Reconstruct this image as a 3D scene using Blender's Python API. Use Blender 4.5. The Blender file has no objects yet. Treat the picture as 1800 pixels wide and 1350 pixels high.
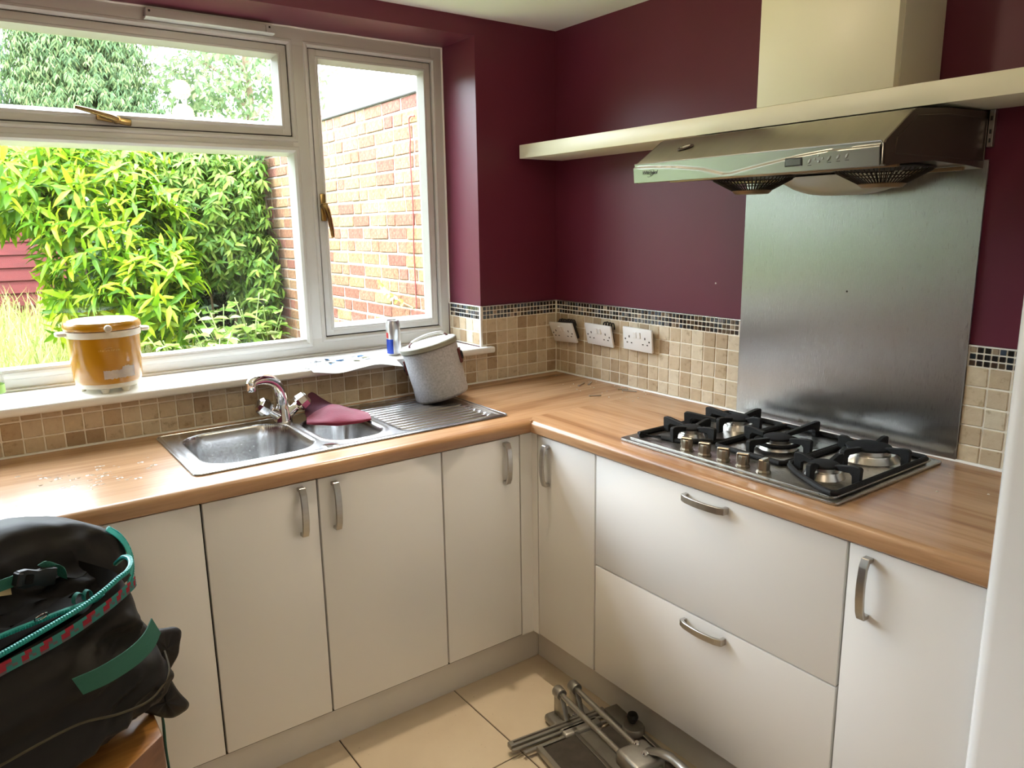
import bpy, bmesh, math, random
import numpy as np
from mathutils import Vector, Matrix, noise

scene = bpy.context.scene
COL = scene.collection
R = math.radians
random.seed(7)
rng = np.random.default_rng(7)

# ------------------------------------------------------------------ camera
CP = Vector((-2.0195, -2.4554, 1.5273))
yaw, pitch, roll = 0.628235, -0.207979, -0.01554
fwd = Vector((math.sin(yaw) * math.cos(pitch), math.cos(yaw) * math.cos(pitch), math.sin(pitch)))
r0 = fwd.cross(Vector((0, 0, 1))).normalized()
u0 = r0.cross(fwd)
rt = r0 * math.cos(roll) + u0 * math.sin(roll)
up = -r0 * math.sin(roll) + u0 * math.cos(roll)
cam = bpy.data.cameras.new('camera')
cam.sensor_width = 36.0
cam.lens = 1325.28 / 1800 * 36
cam.clip_start = 0.02
cam.clip_end = 200
cob = bpy.data.objects.new('camera', cam)
COL.objects.link(cob)
cob.matrix_world = Matrix(((rt.x, up.x, -fwd.x, CP.x), (rt.y, up.y, -fwd.y, CP.y), (rt.z, up.z, -fwd.z, CP.z), (0, 0, 0, 1)))
scene.camera = cob

# ------------------------------------------------------------------ light and exposure
world = bpy.data.worlds.new('sky')
scene.world = world
world.use_nodes = True
wn = world.node_tree.nodes
wn['Background'].inputs[0].default_value = (0.88, 0.965, 1.07, 1)
wn['Background'].inputs[1].default_value = 13.0
sun = bpy.data.lights.new('sun', 'SUN')
sun.energy = 6.0
sun.angle = R(12)
sun.color = (1.0, 0.96, 0.88)
so = bpy.data.objects.new('sun', sun)
COL.objects.link(so)
so.rotation_euler = Vector((0.62, 0.22, -0.75)).to_track_quat('-Z', 'Y').to_euler()
portal = bpy.data.lights.new('window_daylight_portal', 'AREA')
portal.shape = 'RECTANGLE'
portal.size = 2.62
portal.size_y = 1.13
portal.cycles.is_portal = True
po = bpy.data.objects.new('window_daylight_portal', portal)
COL.objects.link(po)
po.location = (-1.692, 0.31, 1.63)
po.rotation_euler = (R(-90), 0, 0)
vs = scene.view_settings
vs.view_transform = 'Standard'
vs.look = 'None'
vs.gamma = 1
vs.exposure = 0.65
vs.use_curve_mapping = False
scene.display_settings.display_device = 'sRGB'
scene.cycles.max_bounces = 12
scene.cycles.diffuse_bounces = 6
scene.cycles.transparent_max_bounces = 24
scene.cycles.sample_clamp_indirect = 8.0
scene.cycles.caustics_reflective = False
scene.cycles.caustics_refractive = False

# ------------------------------------------------------------------ materials
MATS = {}

def nodes_of(name):
    m = bpy.data.materials.new(name)
    m.use_nodes = True
    nt = m.node_tree
    return m, nt, nt.nodes['Principled BSDF']

def N(nt, typ, **kw):
    n = nt.nodes.new(typ)
    for k, v in kw.items():
        if k.startswith('i_'):
            n.inputs[k[2:]].default_value = v
        else:
            setattr(n, k, v)
    return n

def ramp(nt, fac, stops, interp='LINEAR'):
    r = nt.nodes.new('ShaderNodeValToRGB')
    r.color_ramp.interpolation = interp
    e = r.color_ramp.elements
    while len(e) < len(stops):
        e.new(0.5)
    for el, (p, c) in zip(e, stops):
        el.position = p
        el.color = (c[0], c[1], c[2], 1)
    nt.links.new(fac, r.inputs[0])
    return r.outputs[0]

def coords(nt, scale=(1, 1, 1), kind='Object'):
    tc = nt.nodes.new('ShaderNodeTexCoord')
    mp = nt.nodes.new('ShaderNodeMapping')
    mp.inputs['Scale'].default_value = scale
    nt.links.new(tc.outputs[kind], mp.inputs[0])
    return mp.outputs[0]

def tex(nt, vec, scale, detail=4, rough=.55, dist=0):
    n = N(nt, 'ShaderNodeTexNoise')
    n.inputs['Scale'].default_value = scale
    n.inputs['Detail'].default_value = detail
    n.inputs['Roughness'].default_value = rough
    n.inputs['Distortion'].default_value = dist
    nt.links.new(vec, n.inputs['Vector'])
    return n.outputs['Fac']

def bump(nt, bs, h, strength, dist=.002):
    b = N(nt, 'ShaderNodeBump')
    b.inputs['Strength'].default_value = strength
    b.inputs['Distance'].default_value = dist
    nt.links.new(h, b.inputs['Height'])
    nt.links.new(b.outputs[0], bs.inputs['Normal'])

def mixc(nt, fac, a, b, mode='MIX'):
    m = N(nt, 'ShaderNodeMix', data_type='RGBA', blend_type=mode)
    for s, v in ((0, fac), (6, a), (7, b)):
        if isinstance(v, (int, float)):
            m.inputs[s].default_value = v
        elif isinstance(v, tuple):
            m.inputs[s].default_value = (v[0], v[1], v[2], 1)
        else:
            nt.links.new(v, m.inputs[s])
    return m.outputs[2]

def rnd(nt):
    oi = N(nt, 'ShaderNodeObjectInfo')
    ge = N(nt, 'ShaderNodeNewGeometry')
    a = N(nt, 'ShaderNodeMath', operation='MULTIPLY_ADD')
    a.inputs[1].default_value = 7.31
    nt.links.new(oi.outputs['Random'], a.inputs[0])
    nt.links.new(ge.outputs['Random Per Island'], a.inputs[2])
    f = N(nt, 'ShaderNodeMath', operation='FRACT')
    nt.links.new(a.outputs[0], f.inputs[0])
    return f.outputs[0]

def mat(name, color, rough=.5, metal=0, var=0, vscale=6, stretch=(1, 1, 1), bmp=0, bscale=60, spec=.5, coat=0, aniso=0, sheen=0):
    m, nt, bs = nodes_of(name)
    bs.inputs['Roughness'].default_value = rough
    bs.inputs['Metallic'].default_value = metal
    bs.inputs['Specular IOR Level'].default_value = spec
    bs.inputs['Coat Weight'].default_value = coat
    bs.inputs['Coat Roughness'].default_value = .08
    bs.inputs['Anisotropic'].default_value = aniso
    bs.inputs['Sheen Weight'].default_value = sheen
    bs.inputs['Base Color'].default_value = (*color, 1)
    if var or bmp:
        v = coords(nt, stretch)
        if var:
            f = tex(nt, v, vscale)
            lo = tuple(max(0, c * (1 - var)) for c in color)
            hi = tuple(min(1, c * (1 + var)) for c in color)
            nt.links.new(ramp(nt, f, [(.3, lo), (.7, hi)]), bs.inputs['Base Color'])
        if bmp:
            bump(nt, bs, tex(nt, v, bscale), bmp)
    MATS[name] = m
    return m

mat('purple_paint', (.125, .020, .040), .40, bmp=.06, bscale=45, var=.06, vscale=3, spec=.34)
mat('ceiling_paint', (.92, .91, .87), .85, var=.02, vscale=2)
mat('white_upvc', (.60, .595, .57), .28, var=.02, vscale=3)
mat('sill_white', (.86, .85, .82), .35, var=.02)
mat('door_white', (.83, .82, .80), .26, var=.015, vscale=2)
mat('plinth_white', (.74, .72, .68), .4, var=.03)
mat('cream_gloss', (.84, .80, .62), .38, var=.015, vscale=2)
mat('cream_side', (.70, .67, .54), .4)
mat('grout', (.88, .84, .74), .9, var=.08, vscale=40)
mat('floor_grout', (.055, .038, .032), .9, var=.3, vscale=30)
mat('sealant', (.85, .83, .78), .45)
mat('trim_metal', (.80, .80, .80), .25, 1)
mat('chrome', (.82, .82, .83), .07, 1)
mat('brushed_handle', (.50, .48, .45), .34, 1, var=.06, vscale=12, stretch=(1, 1, 8))
mat('dark_gap', (.03, .027, .025), .9)
mat('carcass', (.55, .53, .50), .6)
mat('brass', (.42, .29, .12), .26, 1, var=.2, vscale=40)
mat('black_plastic', (.012, .012, .013), .45)
mat('black_iron', (.010, .011, .012), .65, bmp=.5, bscale=160, spec=.3)
mat('burner_black', (.014, .015, .017), .8, bmp=.3, bscale=120, spec=.2)
mat('burner_alu', (.62, .60, .56), .3, 1)
mat('knob_bronze', (.34, .30, .24), .3, 1)
mat('hood_steel', (.40, .38, .33), .32, 1, var=.05, vscale=5, stretch=(1, 6, 1))
mat('hood_silver', (.37, .37, .34), .28, .9, var=.03)
mat('hood_side', (.10, .075, .06), .35, .6)
mat('basket_wire', (.025, .019, .013), .45, .5)
mat('basket_cup', (.30, .21, .12), .4, .7)
mat('glass_smoke', (.02, .02, .02), .1)
mat('lcd_grey', (.10, .11, .10), .15)
mat('print_grey', (.035, .035, .035), .6)
mat('hood_under', (.60, .58, .48), .35, .3)
mat('socket_white', (.80, .80, .80), .25)
mat('cooker_yellow', (.52, .245, .004), .22, var=.04, vscale=4, coat=.5)
mat('cooker_cream', (.80, .76, .64), .3)
mat('sticker_white', (.62, .56, .52), .8, var=.15, vscale=30)
mat('faded_print', (.72, .50, .14), .5)
mat('can_silver', (.62, .63, .66), .28, .9)
mat('can_blue', (.012, .05, .40), .25, .3)
mat('can_red', (.55, .05, .05), .3)
mat('felt_grey', (.42, .42, .45), .95, var=.20, vscale=150, bmp=.4, bscale=160, sheen=.3)
mat('felt_white', (.72, .72, .70), .9, var=.05, vscale=60)
mat('binding_khaki', (.30, .30, .25), .8)
mat('leather_red', (.10, .018, .014), .4, var=.2, vscale=30)
mat('cloth_pink', (.20, .010, .042), .75, var=.12, vscale=14, bmp=.35, bscale=180, sheen=.3)
mat('cloth_purple', (.085, .018, .040), .85, var=.1, vscale=14, bmp=.3, bscale=180)
mat('paper', (.84, .84, .82), .8)
mat('paper_blue', (.04, .15, .34), .8)
mat('paper_grey', (.11, .115, .125), .8)
mat('paper_olive', (.20, .20, .10), .8)
mat('nail_steel', (.48, .44, .38), .4, .8)
mat('crumb', (.70, .62, .50), .9)
mat('bag_black', (.0075, .0058, .0046), .58, var=.35, vscale=7, bmp=.5, bscale=12, spec=.35)
mat('bag_inner', (.007, .006, .006), .8, bmp=.6, bscale=18, spec=.25)
mat('bag_seam', (.060, .048, .026), .8)
mat('teal_zip', (.012, .30, .28), .45)
mat('teal_zip_light', (.03, .42, .39), .4)
mat('teal_web', (.022, .135, .095), .7, bmp=.5, bscale=300)
mat('band_teal', (.03, .20, .18), .75)
mat('band_red', (.30, .012, .03), .75)
mat('band_grey', (.12, .10, .11), .8)
mat('gold_print', (.60, .46, .26), .5)
mat('alu_grey', (.36, .35, .32), .42, .85, var=.12, vscale=14, bmp=.12, bscale=150)
mat('alu_bar', (.44, .43, .40), .3, .9)
mat('pad_dark', (.055, .045, .036), .75, var=.25, vscale=30)
mat('fridge_white', (.84, .85, .86), .16, coat=.4)
mat('oil_tray_metal', (.50, .50, .40), .35, .2)
mat('lamp_white', (.85, .85, .83), .4)
mat('wood_side', (.20, .095, .055), .45, var=.2, vscale=4, stretch=(3, 3, 14))
mat('bark', (.16, .11, .07), .9, var=.35, vscale=14)
mat('stem_green', (.22, .30, .10), .7)
mat('concrete', (.68, .66, .60), .9, var=.12, vscale=4)
mat('lawn', (.20, .24, .085), .95, var=.35, vscale=3)
mat('shed_red', (.105, .013, .012), .8, var=.2, vscale=5, stretch=(1, 1, 9))
mat('coping', (.10, .10, .10), .9)
mat('cable_red', (.20, .035, .03), .6)
mat('mortar', (.36, .33, .29), .95, var=.1, vscale=30)
mat('glass_clear', (.9, .95, .93), .03)
mat('label_green', (.30, .50, .12), .5)

def emit(name, color, strength):
    m, nt, bs = nodes_of(name)
    bs.inputs['Emission Color'].default_value = (*color, 1)
    bs.inputs['Emission Strength'].default_value = strength
    MATS[name] = m
emit('lamp_glow', (1, .80, .58), 18)

def special():
    # travertine: each tile its own shade, mottled, pitted
    m, nt, bs = nodes_of('travertine')
    base = ramp(nt, rnd(nt), [(0, (.60, .49, .33)), (.18, (.66, .56, .41)), (.36, (.48, .36, .22)), (.52, (.70, .62, .47)), (.70, (.56, .45, .30)), (.85, (.38, .27, .16)), (1, (.64, .53, .37))])
    v = coords(nt, (1, 1, 1), 'Object')
    oi = N(nt, 'ShaderNodeObjectInfo')
    ad = N(nt, 'ShaderNodeVectorMath', operation='MULTIPLY_ADD')
    ad.inputs[1].default_value = (1, 1, 1)
    sc = N(nt, 'ShaderNodeVectorMath', operation='SCALE')
    sc.inputs['Scale'].default_value = 3.0
    nt.links.new(oi.outputs['Location'], sc.inputs[0])
    nt.links.new(v, ad.inputs[0])
    nt.links.new(sc.outputs[0], ad.inputs[2])
    f = tex(nt, ad.outputs[0], 42, 5, .6)
    veins = ramp(nt, f, [(.28, (.62, .56, .48)), (.42, (.94, .92, .90)), (.60, (1, 1, 1)), (.75, (1.10, 1.09, 1.06))])
    nt.links.new(mixc(nt, 1.0, base, veins, 'MULTIPLY'), bs.inputs['Base Color'])
    bs.inputs['Roughness'].default_value = .5
    bump(nt, bs, f, .5, .003)
    MATS['travertine'] = m
    # small glass and stone mosaic
    m, nt, bs = nodes_of('mosaic')
    r = rnd(nt)
    base = ramp(nt, r, [(0, (.016, .012, .010)), (.16, (.06, .035, .022)), (.30, (.020, .024, .030)), (.44, (.11, .075, .045)), (.56, (.05, .065, .09)), (.66, (.022, .016, .014)), (.78, (.17, .16, .15)), (.86, (.030, .032, .036)), (.94, (.34, .26, .18))], 'CONSTANT')
    nt.links.new(base, bs.inputs['Base Color'])
    bs.inputs['Roughness'].default_value = .12
    bs.inputs['Specular IOR Level'].default_value = .8
    MATS['mosaic'] = m
    # floor tiles
    m, nt, bs = nodes_of('floor_tile')
    v = coords(nt)
    f = tex(nt, v, 3.5, 5, .6)
    base = ramp(nt, f, [(.25, (.70, .58, .43)), (.75, (.80, .69, .53))])
    spots = ramp(nt, tex(nt, v, 90, 2, .5), [(.24, (.55, .5, .45)), (.30, (1, 1, 1))])
    nt.links.new(mixc(nt, .6, base, spots, 'MULTIPLY'), bs.inputs['Base Color'])
    nt.links.new(ramp(nt, tex(nt, v, 8), [(.3, (.28,) * 3), (.7, (.46,) * 3)]), bs.inputs['Roughness'])
    MATS['floor_tile'] = m
    # brick
    m, nt, bs = nodes_of('brick')
    base = ramp(nt, rnd(nt), [(0, (.155, .066, .040)), (.2, (.20, .125, .060)), (.4, (.135, .045, .032)), (.6, (.21, .15, .075)), (.8, (.15, .058, .040)), (1, (.20, .12, .075))])
    v = coords(nt)
    f = tex(nt, v, 45, 5, .7)
    nt.links.new(mixc(nt, 1.0, base, ramp(nt, f, [(.32, (.45, .38, .34)), (.5, (1.0, 1.0, .95)), (.68, (1.7, 1.75, 1.7))]), 'MULTIPLY'), bs.inputs['Base Color'])
    bs.inputs['Roughness'].default_value = .9
    bump(nt, bs, f, .6, .004)
    MATS['brick'] = m
    # laminate worktops, grain along x / along y
    for nm, st in (('worktop_grain_x', (.42, 6.5, 6.5)), ('worktop_grain_y', (6.5, .42, 6.5))):
        m, nt, bs = nodes_of(nm)
        v = coords(nt, st)
        a = tex(nt, v, 2.0, 6, .6, .6)
        b = tex(nt, v, 9.0, 5, .65, .2)
        mid = ramp(nt, a, [(.24, (.17, .080, .036)), (.36, (.32, .168, .082)), (.47, (.44, .255, .134)), (.58, (.50, .305, .168)), (.70, (.40, .225, .115)), (.80, (.30, .155, .075))])
        fine = ramp(nt, b, [(.28, (.80, .77, .74)), (.62, (1.04, 1.03, 1.02))])
        nt.links.new(mixc(nt, 1, mid, fine, 'MULTIPLY'), bs.inputs['Base Color'])
        bs.inputs['Roughness'].default_value = .27
        bump(nt, bs, b, .05)
        MATS[nm] = m
    m, nt, bs = nodes_of('stool_wood')
    v = coords(nt, (1, 7, 7))
    a = tex(nt, v, 5, 6, .6, .8)
    nt.links.new(ramp(nt, a, [(.3, (.30, .125, .026)), (.7, (.56, .27, .07))]), bs.inputs['Base Color'])
    bs.inputs['Roughness'].default_value = .32
    MATS['stool_wood'] = m
    # brushed stainless
    def steel(nm, col, rough, st, aniso, rot=0, bm_=.04):
        m, nt, bs = nodes_of(nm)
        bs.inputs['Metallic'].default_value = 1
        bs.inputs['Anisotropic'].default_value = aniso
        bs.inputs['Anisotropic Rotation'].default_value = rot
        v = coords(nt, st)
        f = tex(nt, v, 30, 4, .6)
        nt.links.new(ramp(nt, f, [(.3, tuple(c * .93 for c in col)), (.7, col)]), bs.inputs['Base Color'])
        nt.links.new(ramp(nt, f, [(.3, (rough * .85,) * 3), (.7, (rough * 1.15,) * 3)]), bs.inputs['Roughness'])
        bump(nt, bs, f, bm_)
        if aniso:
            tg = N(nt, 'ShaderNodeTangent', direction_type='UV_MAP', uv_map='grain')
            nt.links.new(tg.outputs[0], bs.inputs['Tangent'])
        MATS[nm] = m
    steel('splash_steel', (.44, .44, .43), .30, (1, 70, 1.2), .85, 0, .018)
    steel('sink_steel', (.62, .62, .62), .24, (6, 40, 6), 0)
    steel('hob_steel', (.46, .45, .43), .30, (30, 2, 2), 0)
    # window glass: thin clear sheet with surface reflection
    m = bpy.data.materials.new('window_glass')
    m.use_nodes = True
    nt = m.node_tree
    nt.nodes.remove(nt.nodes['Principled BSDF'])
    tr = N(nt, 'ShaderNodeBsdfTransparent')
    tr.inputs[0].default_value = (.965, .975, .97, 1)
    gl = N(nt, 'ShaderNodeBsdfGlossy')
    gl.inputs['Roughness'].default_value = .01
    lw = N(nt, 'ShaderNodeLayerWeight')
    lw.inputs[0].default_value = .5
    pw = N(nt, 'ShaderNodeMath', operation='POWER')
    pw.inputs[1].default_value = 5.0
    nt.links.new(lw.outputs['Facing'], pw.inputs[0])
    fr = N(nt, 'ShaderNodeMath', operation='MULTIPLY_ADD')
    fr.inputs[1].default_value = .90
    fr.inputs[2].default_value = .03
    nt.links.new(pw.outputs[0], fr.inputs[0])
    mx = N(nt, 'ShaderNodeMixShader')
    nt.links.new(fr.outputs[0], mx.inputs[0])
    nt.links.new(tr.outputs[0], mx.inputs[1])
    nt.links.new(gl.outputs[0], mx.inputs[2])
    nt.links.new(mx.outputs[0], nt.nodes['Material Output'].inputs[0])
    MATS['window_glass'] = m
    # leaves: coloured per leaf, light passes through
    def leaf(nm, stops, trans, rough=.4):
        m, nt, bs = nodes_of(nm)
        c = ramp(nt, rnd(nt), stops)
        nt.links.new(c, bs.inputs['Base Color'])
        bs.inputs['Roughness'].default_value = rough
        bs.inputs['Specular IOR Level'].default_value = .22
        t = N(nt, 'ShaderNodeBsdfTranslucent')
        nt.links.new(c, t.inputs[0])
        mx = N(nt, 'ShaderNodeMixShader')
        mx.inputs[0].default_value = trans
        nt.links.new(bs.outputs[0], mx.inputs[1])
        nt.links.new(t.outputs[0], mx.inputs[2])
        nt.links.new(mx.outputs[0], nt.nodes['Material Output'].inputs[0])
        MATS[nm] = m
    leaf('leaf_laurel', [(0, (.035, .105, .006)), (.35, (.10, .22, .008)), (.7, (.19, .31, .010)), (1, (.32, .38, .020))], .38, .38)
    leaf('leaf_shrub', [(0, (.05, .12, .018)), (.5, (.12, .23, .030)), (1, (.24, .32, .06))], .35, .45)
    leaf('leaf_shade', [(0, (.010, .028, .010)), (.6, (.026, .058, .018)), (1, (.05, .095, .024))], .25, .5)  # shade of the hollow behind the shrubs, put into the leaf colour
    leaf('leaf_ivy', [(0, (.035, .09, .025)), (.5, (.11, .18, .05)), (1, (.30, .35, .18))], .25, .35)
    leaf('leaf_young', [(0, (.14, .28, .045)), (.6, (.26, .40, .08)), (1, (.55, .56, .30))], .4, .45)
    leaf('leaf_conifer', [(0, (.040, .080, .032)), (.6, (.085, .145, .050)), (1, (.17, .21, .08))], .3, .6)
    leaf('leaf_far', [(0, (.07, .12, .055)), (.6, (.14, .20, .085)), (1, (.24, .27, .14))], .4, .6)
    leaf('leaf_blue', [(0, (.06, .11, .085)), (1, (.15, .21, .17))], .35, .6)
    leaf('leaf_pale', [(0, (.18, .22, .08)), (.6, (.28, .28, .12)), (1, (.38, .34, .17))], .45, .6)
    leaf('grass', [(0, (.22, .28, .07)), (.6, (.37, .40, .13)), (1, (.50, .47, .24))], .35, .6)
special()

# ------------------------------------------------------------------ mesh helpers
class MB:
    """collects shapes into one mesh"""
    def __init__(s):
        s.bm = bmesh.new()
        s.mats = []
    def _mi(s, m):
        if m is None:
            return 0
        if m not in s.mats:
            s.mats.append(m)
        return s.mats.index(m)
    def merge(s, b, M=None, mi=0):
        if M is not None:
            bmesh.ops.transform(b, matrix=M, verts=b.verts)
        off = len(s.bm.verts)
        vs_ = [s.bm.verts.new(v.co) for v in b.verts]
        b.verts.index_update()
        for f in b.faces:
            try:
                nf = s.bm.faces.new([vs_[v.index] for v in f.verts])
                nf.material_index = mi
            except ValueError:
                pass
        b.free()
        return s
    def box(s, x0, x1, y0, y1, z0, z1, bev=0, seg=2, M=None, m=None):
        b = bmesh.new()
        bmesh.ops.create_cube(b, size=1)
        bmesh.ops.scale(b, vec=(abs(x1 - x0), abs(y1 - y0), abs(z1 - z0)), verts=b.verts)
        bmesh.ops.translate(b, vec=((x0 + x1) / 2, (y0 + y1) / 2, (z0 + z1) / 2), verts=b.verts)
        if bev:
            bmesh.ops.bevel(b, geom=list(b.edges), offset=bev, segments=seg, profile=.5, affect='EDGES')
        return s.merge(b, M, s._mi(m))
    def prism(s, poly, a0, a1, axis='z', bev=0, seg=2, M=None, m=None):
        """poly in the plane across `axis`: z -> (x,y), y -> (x,z), x -> (y,z)"""
        b = bmesh.new()
        def P(q, a):
            return {'z': (q[0], q[1], a), 'y': (q[0], a, q[1]), 'x': (a, q[0], q[1])}[axis]
        lo = [b.verts.new(P(q, a0)) for q in poly]
        hi = [b.verts.new(P(q, a1)) for q in poly]
        n = len(poly)
        b.faces.new(lo[::-1])
        b.faces.new(hi)
        for i in range(n):
            b.faces.new((lo[i], lo[(i + 1) % n], hi[(i + 1) % n], hi[i]))
        bmesh.ops.recalc_face_normals(b, faces=b.faces)
        if bev:
            bmesh.ops.bevel(b, geom=list(b.edges), offset=bev, segments=seg, profile=.5, affect='EDGES')
        return s.merge(b, M, s._mi(m))
    def tube(s, pts, r, n=10, closed=False, cap=True, M=None, m=None, flat=1.0):
        pts = [Vector(p) for p in pts]
        k = len(pts)
        rs = r if isinstance(r, (list, tuple)) else [r] * k
        b = bmesh.new()
        rings = []
        prev = None
        for i, p in enumerate(pts):
            if closed:
                t = pts[(i + 1) % k] - pts[i - 1]
            else:
                t = pts[min(i + 1, k - 1)] - pts[max(i - 1, 0)]
            t.normalize()
            if prev is None:
                a = Vector((0, 0, 1)) if abs(t.z) < .9 else Vector((1, 0, 0))
                prev = t.cross(a).normalized()
            prev = (prev - t * prev.dot(t)).normalized()
            q = t.cross(prev)
            rings.append([b.verts.new(p + (prev * math.cos(2 * math.pi * j / n) + q * math.sin(2 * math.pi * j / n) * flat) * rs[i]) for j in range(n)])
        for i in range(k if closed else k - 1):
            A, B2 = rings[i], rings[(i + 1) % k]
            for j in range(n):
                b.faces.new((A[j], A[(j + 1) % n], B2[(j + 1) % n], B2[j]))
        if cap and not closed:
            b.faces.new(rings[0][::-1])
            b.faces.new(rings[-1])
        bmesh.ops.recalc_face_normals(b, faces=b.faces)
        return s.merge(b, M, s._mi(m))
    def lathe(s, prof, n=40, M=None, m=None, cx=0, cy=0, sx=1, sy=1):
        b = bmesh.new()
        rings = []
        for r, z in prof:
            if r < 1e-5:
                rings.append([b.verts.new((cx, cy, z))])
            else:
                rings.append([b.verts.new((cx + sx * r * math.cos(2 * math.pi * j / n), cy + sy * r * math.sin(2 * math.pi * j / n), z)) for j in range(n)])
        for A, B2 in zip(rings, rings[1:]):
            for j in range(n):
                a, b1 = A[j % len(A)], A[(j + 1) % len(A)]
                c, d = B2[(j + 1) % len(B2)], B2[j % len(B2)]
                f = []
                for v in (a, b1, c, d):
                    if v not in f:
                        f.append(v)
                if len(f) > 2:
                    b.faces.new(f)
        bmesh.ops.recalc_face_normals(b, faces=b.faces)
        return s.merge(b, M, s._mi(m))
    def grid(s, rows, M=None, m=None, thick=0, closed=False):
        """rows: list of lists of points -> sheet; thick gives it a second face"""
        b = bmesh.new()
        V = [[b.verts.new(p) for p in r] for r in rows]
        for i in range(len(V) - 1):
            nn = len(V[i])
            for j in range(nn if closed else nn - 1):
                b.faces.new((V[i][j], V[i][(j + 1) % nn], V[i + 1][(j + 1) % nn], V[i + 1][j]))
        bmesh.ops.recalc_face_normals(b, faces=b.faces)
        if thick:
            bmesh.ops.solidify(b, geom=list(b.faces), thickness=thick)
        return s.merge(b, M, s._mi(m))
    def mesh(s, name, smooth=35):
        me = bpy.data.meshes.new(name)
        s.bm.to_mesh(me)
        s.bm.free()
        if smooth:
            me.polygons.foreach_set('use_smooth', [True] * len(me.polygons))
            me.set_sharp_from_angle(angle=R(smooth))
        for m in s.mats:
            me.materials.append(MATS[m])
        return me
    def build(s, name, m=None, parent=None, smooth=35):
        me = s.mesh(name, smooth)
        if m and not me.materials:
            me.materials.append(MATS[m])
        return link(name, me, parent)

def link(name, me, parent=None, loc=None):
    o = bpy.data.objects.new(name, me)
    COL.objects.link(o)
    if parent:
        o.parent = parent
    if loc:
        o.location = loc
    return o

def tag(o, label=None, cat=None, group=None, kind=None):
    if label:
        o['label'] = label
    if cat:
        o['category'] = cat
    if group:
        o['group'] = group
    if kind:
        o['kind'] = kind
    return o

def empty(name, loc=(0, 0, 0), label=None, cat=None, group=None, kind=None, rz=0):
    """a thing's root at its base; parts are given in world metres and keep their place"""
    o = bpy.data.objects.new(name, None)
    o.empty_display_size = .05
    COL.objects.link(o)
    o.location = loc
    o.rotation_euler = (0, 0, rz)
    return tag(o, label, cat, group, kind)

def keep(root):
    """move the children's data so that the root sits at the thing's base while parts stay put"""
    bpy.context.view_layer.update()
    inv = root.matrix_world.inverted()
    for c in root.children:
        c.matrix_parent_inverse = inv
    return root

def meshpy(name, V, F, m, parent=None, smooth=True):
    me = bpy.data.meshes.new(name)
    me.from_pydata(V, [], F)
    if smooth:
        me.polygons.foreach_set('use_smooth', [True] * len(me.polygons))
    me.materials.append(MATS[m])
    me.update()
    return link(name, me, parent)

def spline(pts, n=8):
    """Catmull-Rom through points"""
    P = [Vector(p) for p in pts]
    P = [P[0] * 2 - P[1]] + P + [P[-1] * 2 - P[-2]]
    out = []
    for i in range(1, len(P) - 2):
        for k in range(n):
            t = k / n
            a, b, c, d = P[i - 1], P[i], P[i + 1], P[i + 2]
            out.append(.5 * ((2 * b) + (c - a) * t + (2 * a - 5 * b + 4 * c - d) * t * t + (3 * b - a - 3 * c + d) * t ** 3))
    out.append(P[-2])
    return out

def rrect(x0, x1, y0, y1, r, n=6):
    out = []
    for cx, cy, a in ((x1 - r, y1 - r, 0), (x0 + r, y1 - r, 90), (x0 + r, y0 + r, 180), (x1 - r, y0 + r, 270)):
        for k in range(n + 1):
            t = R(a + 90 * k / n)
            out.append((cx + r * math.cos(t), cy + r * math.sin(t)))
    return out

# ------------------------------------------------------------------ the room
T = .0508            # tile pitch
ZW = .913            # worktop
ZT = 1.217           # top of the tiling
ZC = 2.268           # ceiling
XR = -.383           # window reveal
WL, WB, WT = -3.0, 1.058, 2.205      # window opening: left, sill, head
YW = .235            # face of the window frame

b = MB()
b.box(-3.7, .3, .006, .30, -.1, WB - .03)
b.box(-3.7, .3, .006, .30, WT, ZC)
b.box(XR + .005, .3, .006, .30, WB - .03, WT)
b.box(-3.7, WL, .006, .30, WB - .03, WT)
wall_back = tag(b.build('wall_back', 'purple_paint', smooth=0), 'aubergine painted wall with the window and deep reveal', kind='structure')
b = MB(); b.box(.006, .30, -4.0, .006, -.1, ZC)
wall_right = tag(b.build('wall_right', 'purple_paint', smooth=0), 'aubergine painted wall behind the hob and hood', kind='structure')
b = MB(); b.box(-3.9, -3.7, -4.0, .30, -.1, ZC)
tag(b.build('wall_left', 'purple_paint', smooth=0), 'aubergine side wall beyond the frame', kind='structure')
b = MB(); b.box(-3.9, .30, -4.2, -4.0, -.1, ZC)
tag(b.build('wall_front', 'ceiling_paint', smooth=0), 'pale wall behind the viewer', kind='structure')
b = MB(); b.box(-3.9, .30, -4.2, .30, ZC, ZC + .2)
ceiling = tag(b.build('ceiling', 'ceiling_paint', smooth=0), 'plain white ceiling', kind='structure')
b = MB(); b.box(-3.7, .006, -4.0, .006, -.1, -.004)
floor = tag(b.build('floor', 'floor_grout', smooth=0), 'dark grouted floor of large cream tiles', kind='structure')

# floor tiles, one object each
FP = .411
b = MB(); b.box(-FP / 2 + .002, FP / 2 - .002, -FP / 2 + .002, FP / 2 - .002, -.006, 0, .0012, 1)
ft_mesh = b.mesh('floor_tile', 30)
ft_mesh.materials.append(MATS['floor_tile'])
for i in range(-7, 2):
    for j in range(-7, 1):
        x0 = -.857 + i * FP; y1 = -.470 + j * FP
        if x0 < -3.75 or y1 - FP < -4.0 or x0 > -.3:
            continue
        link('tile', ft_mesh, floor, (x0 + FP / 2, y1 - FP / 2, 0))

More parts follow.
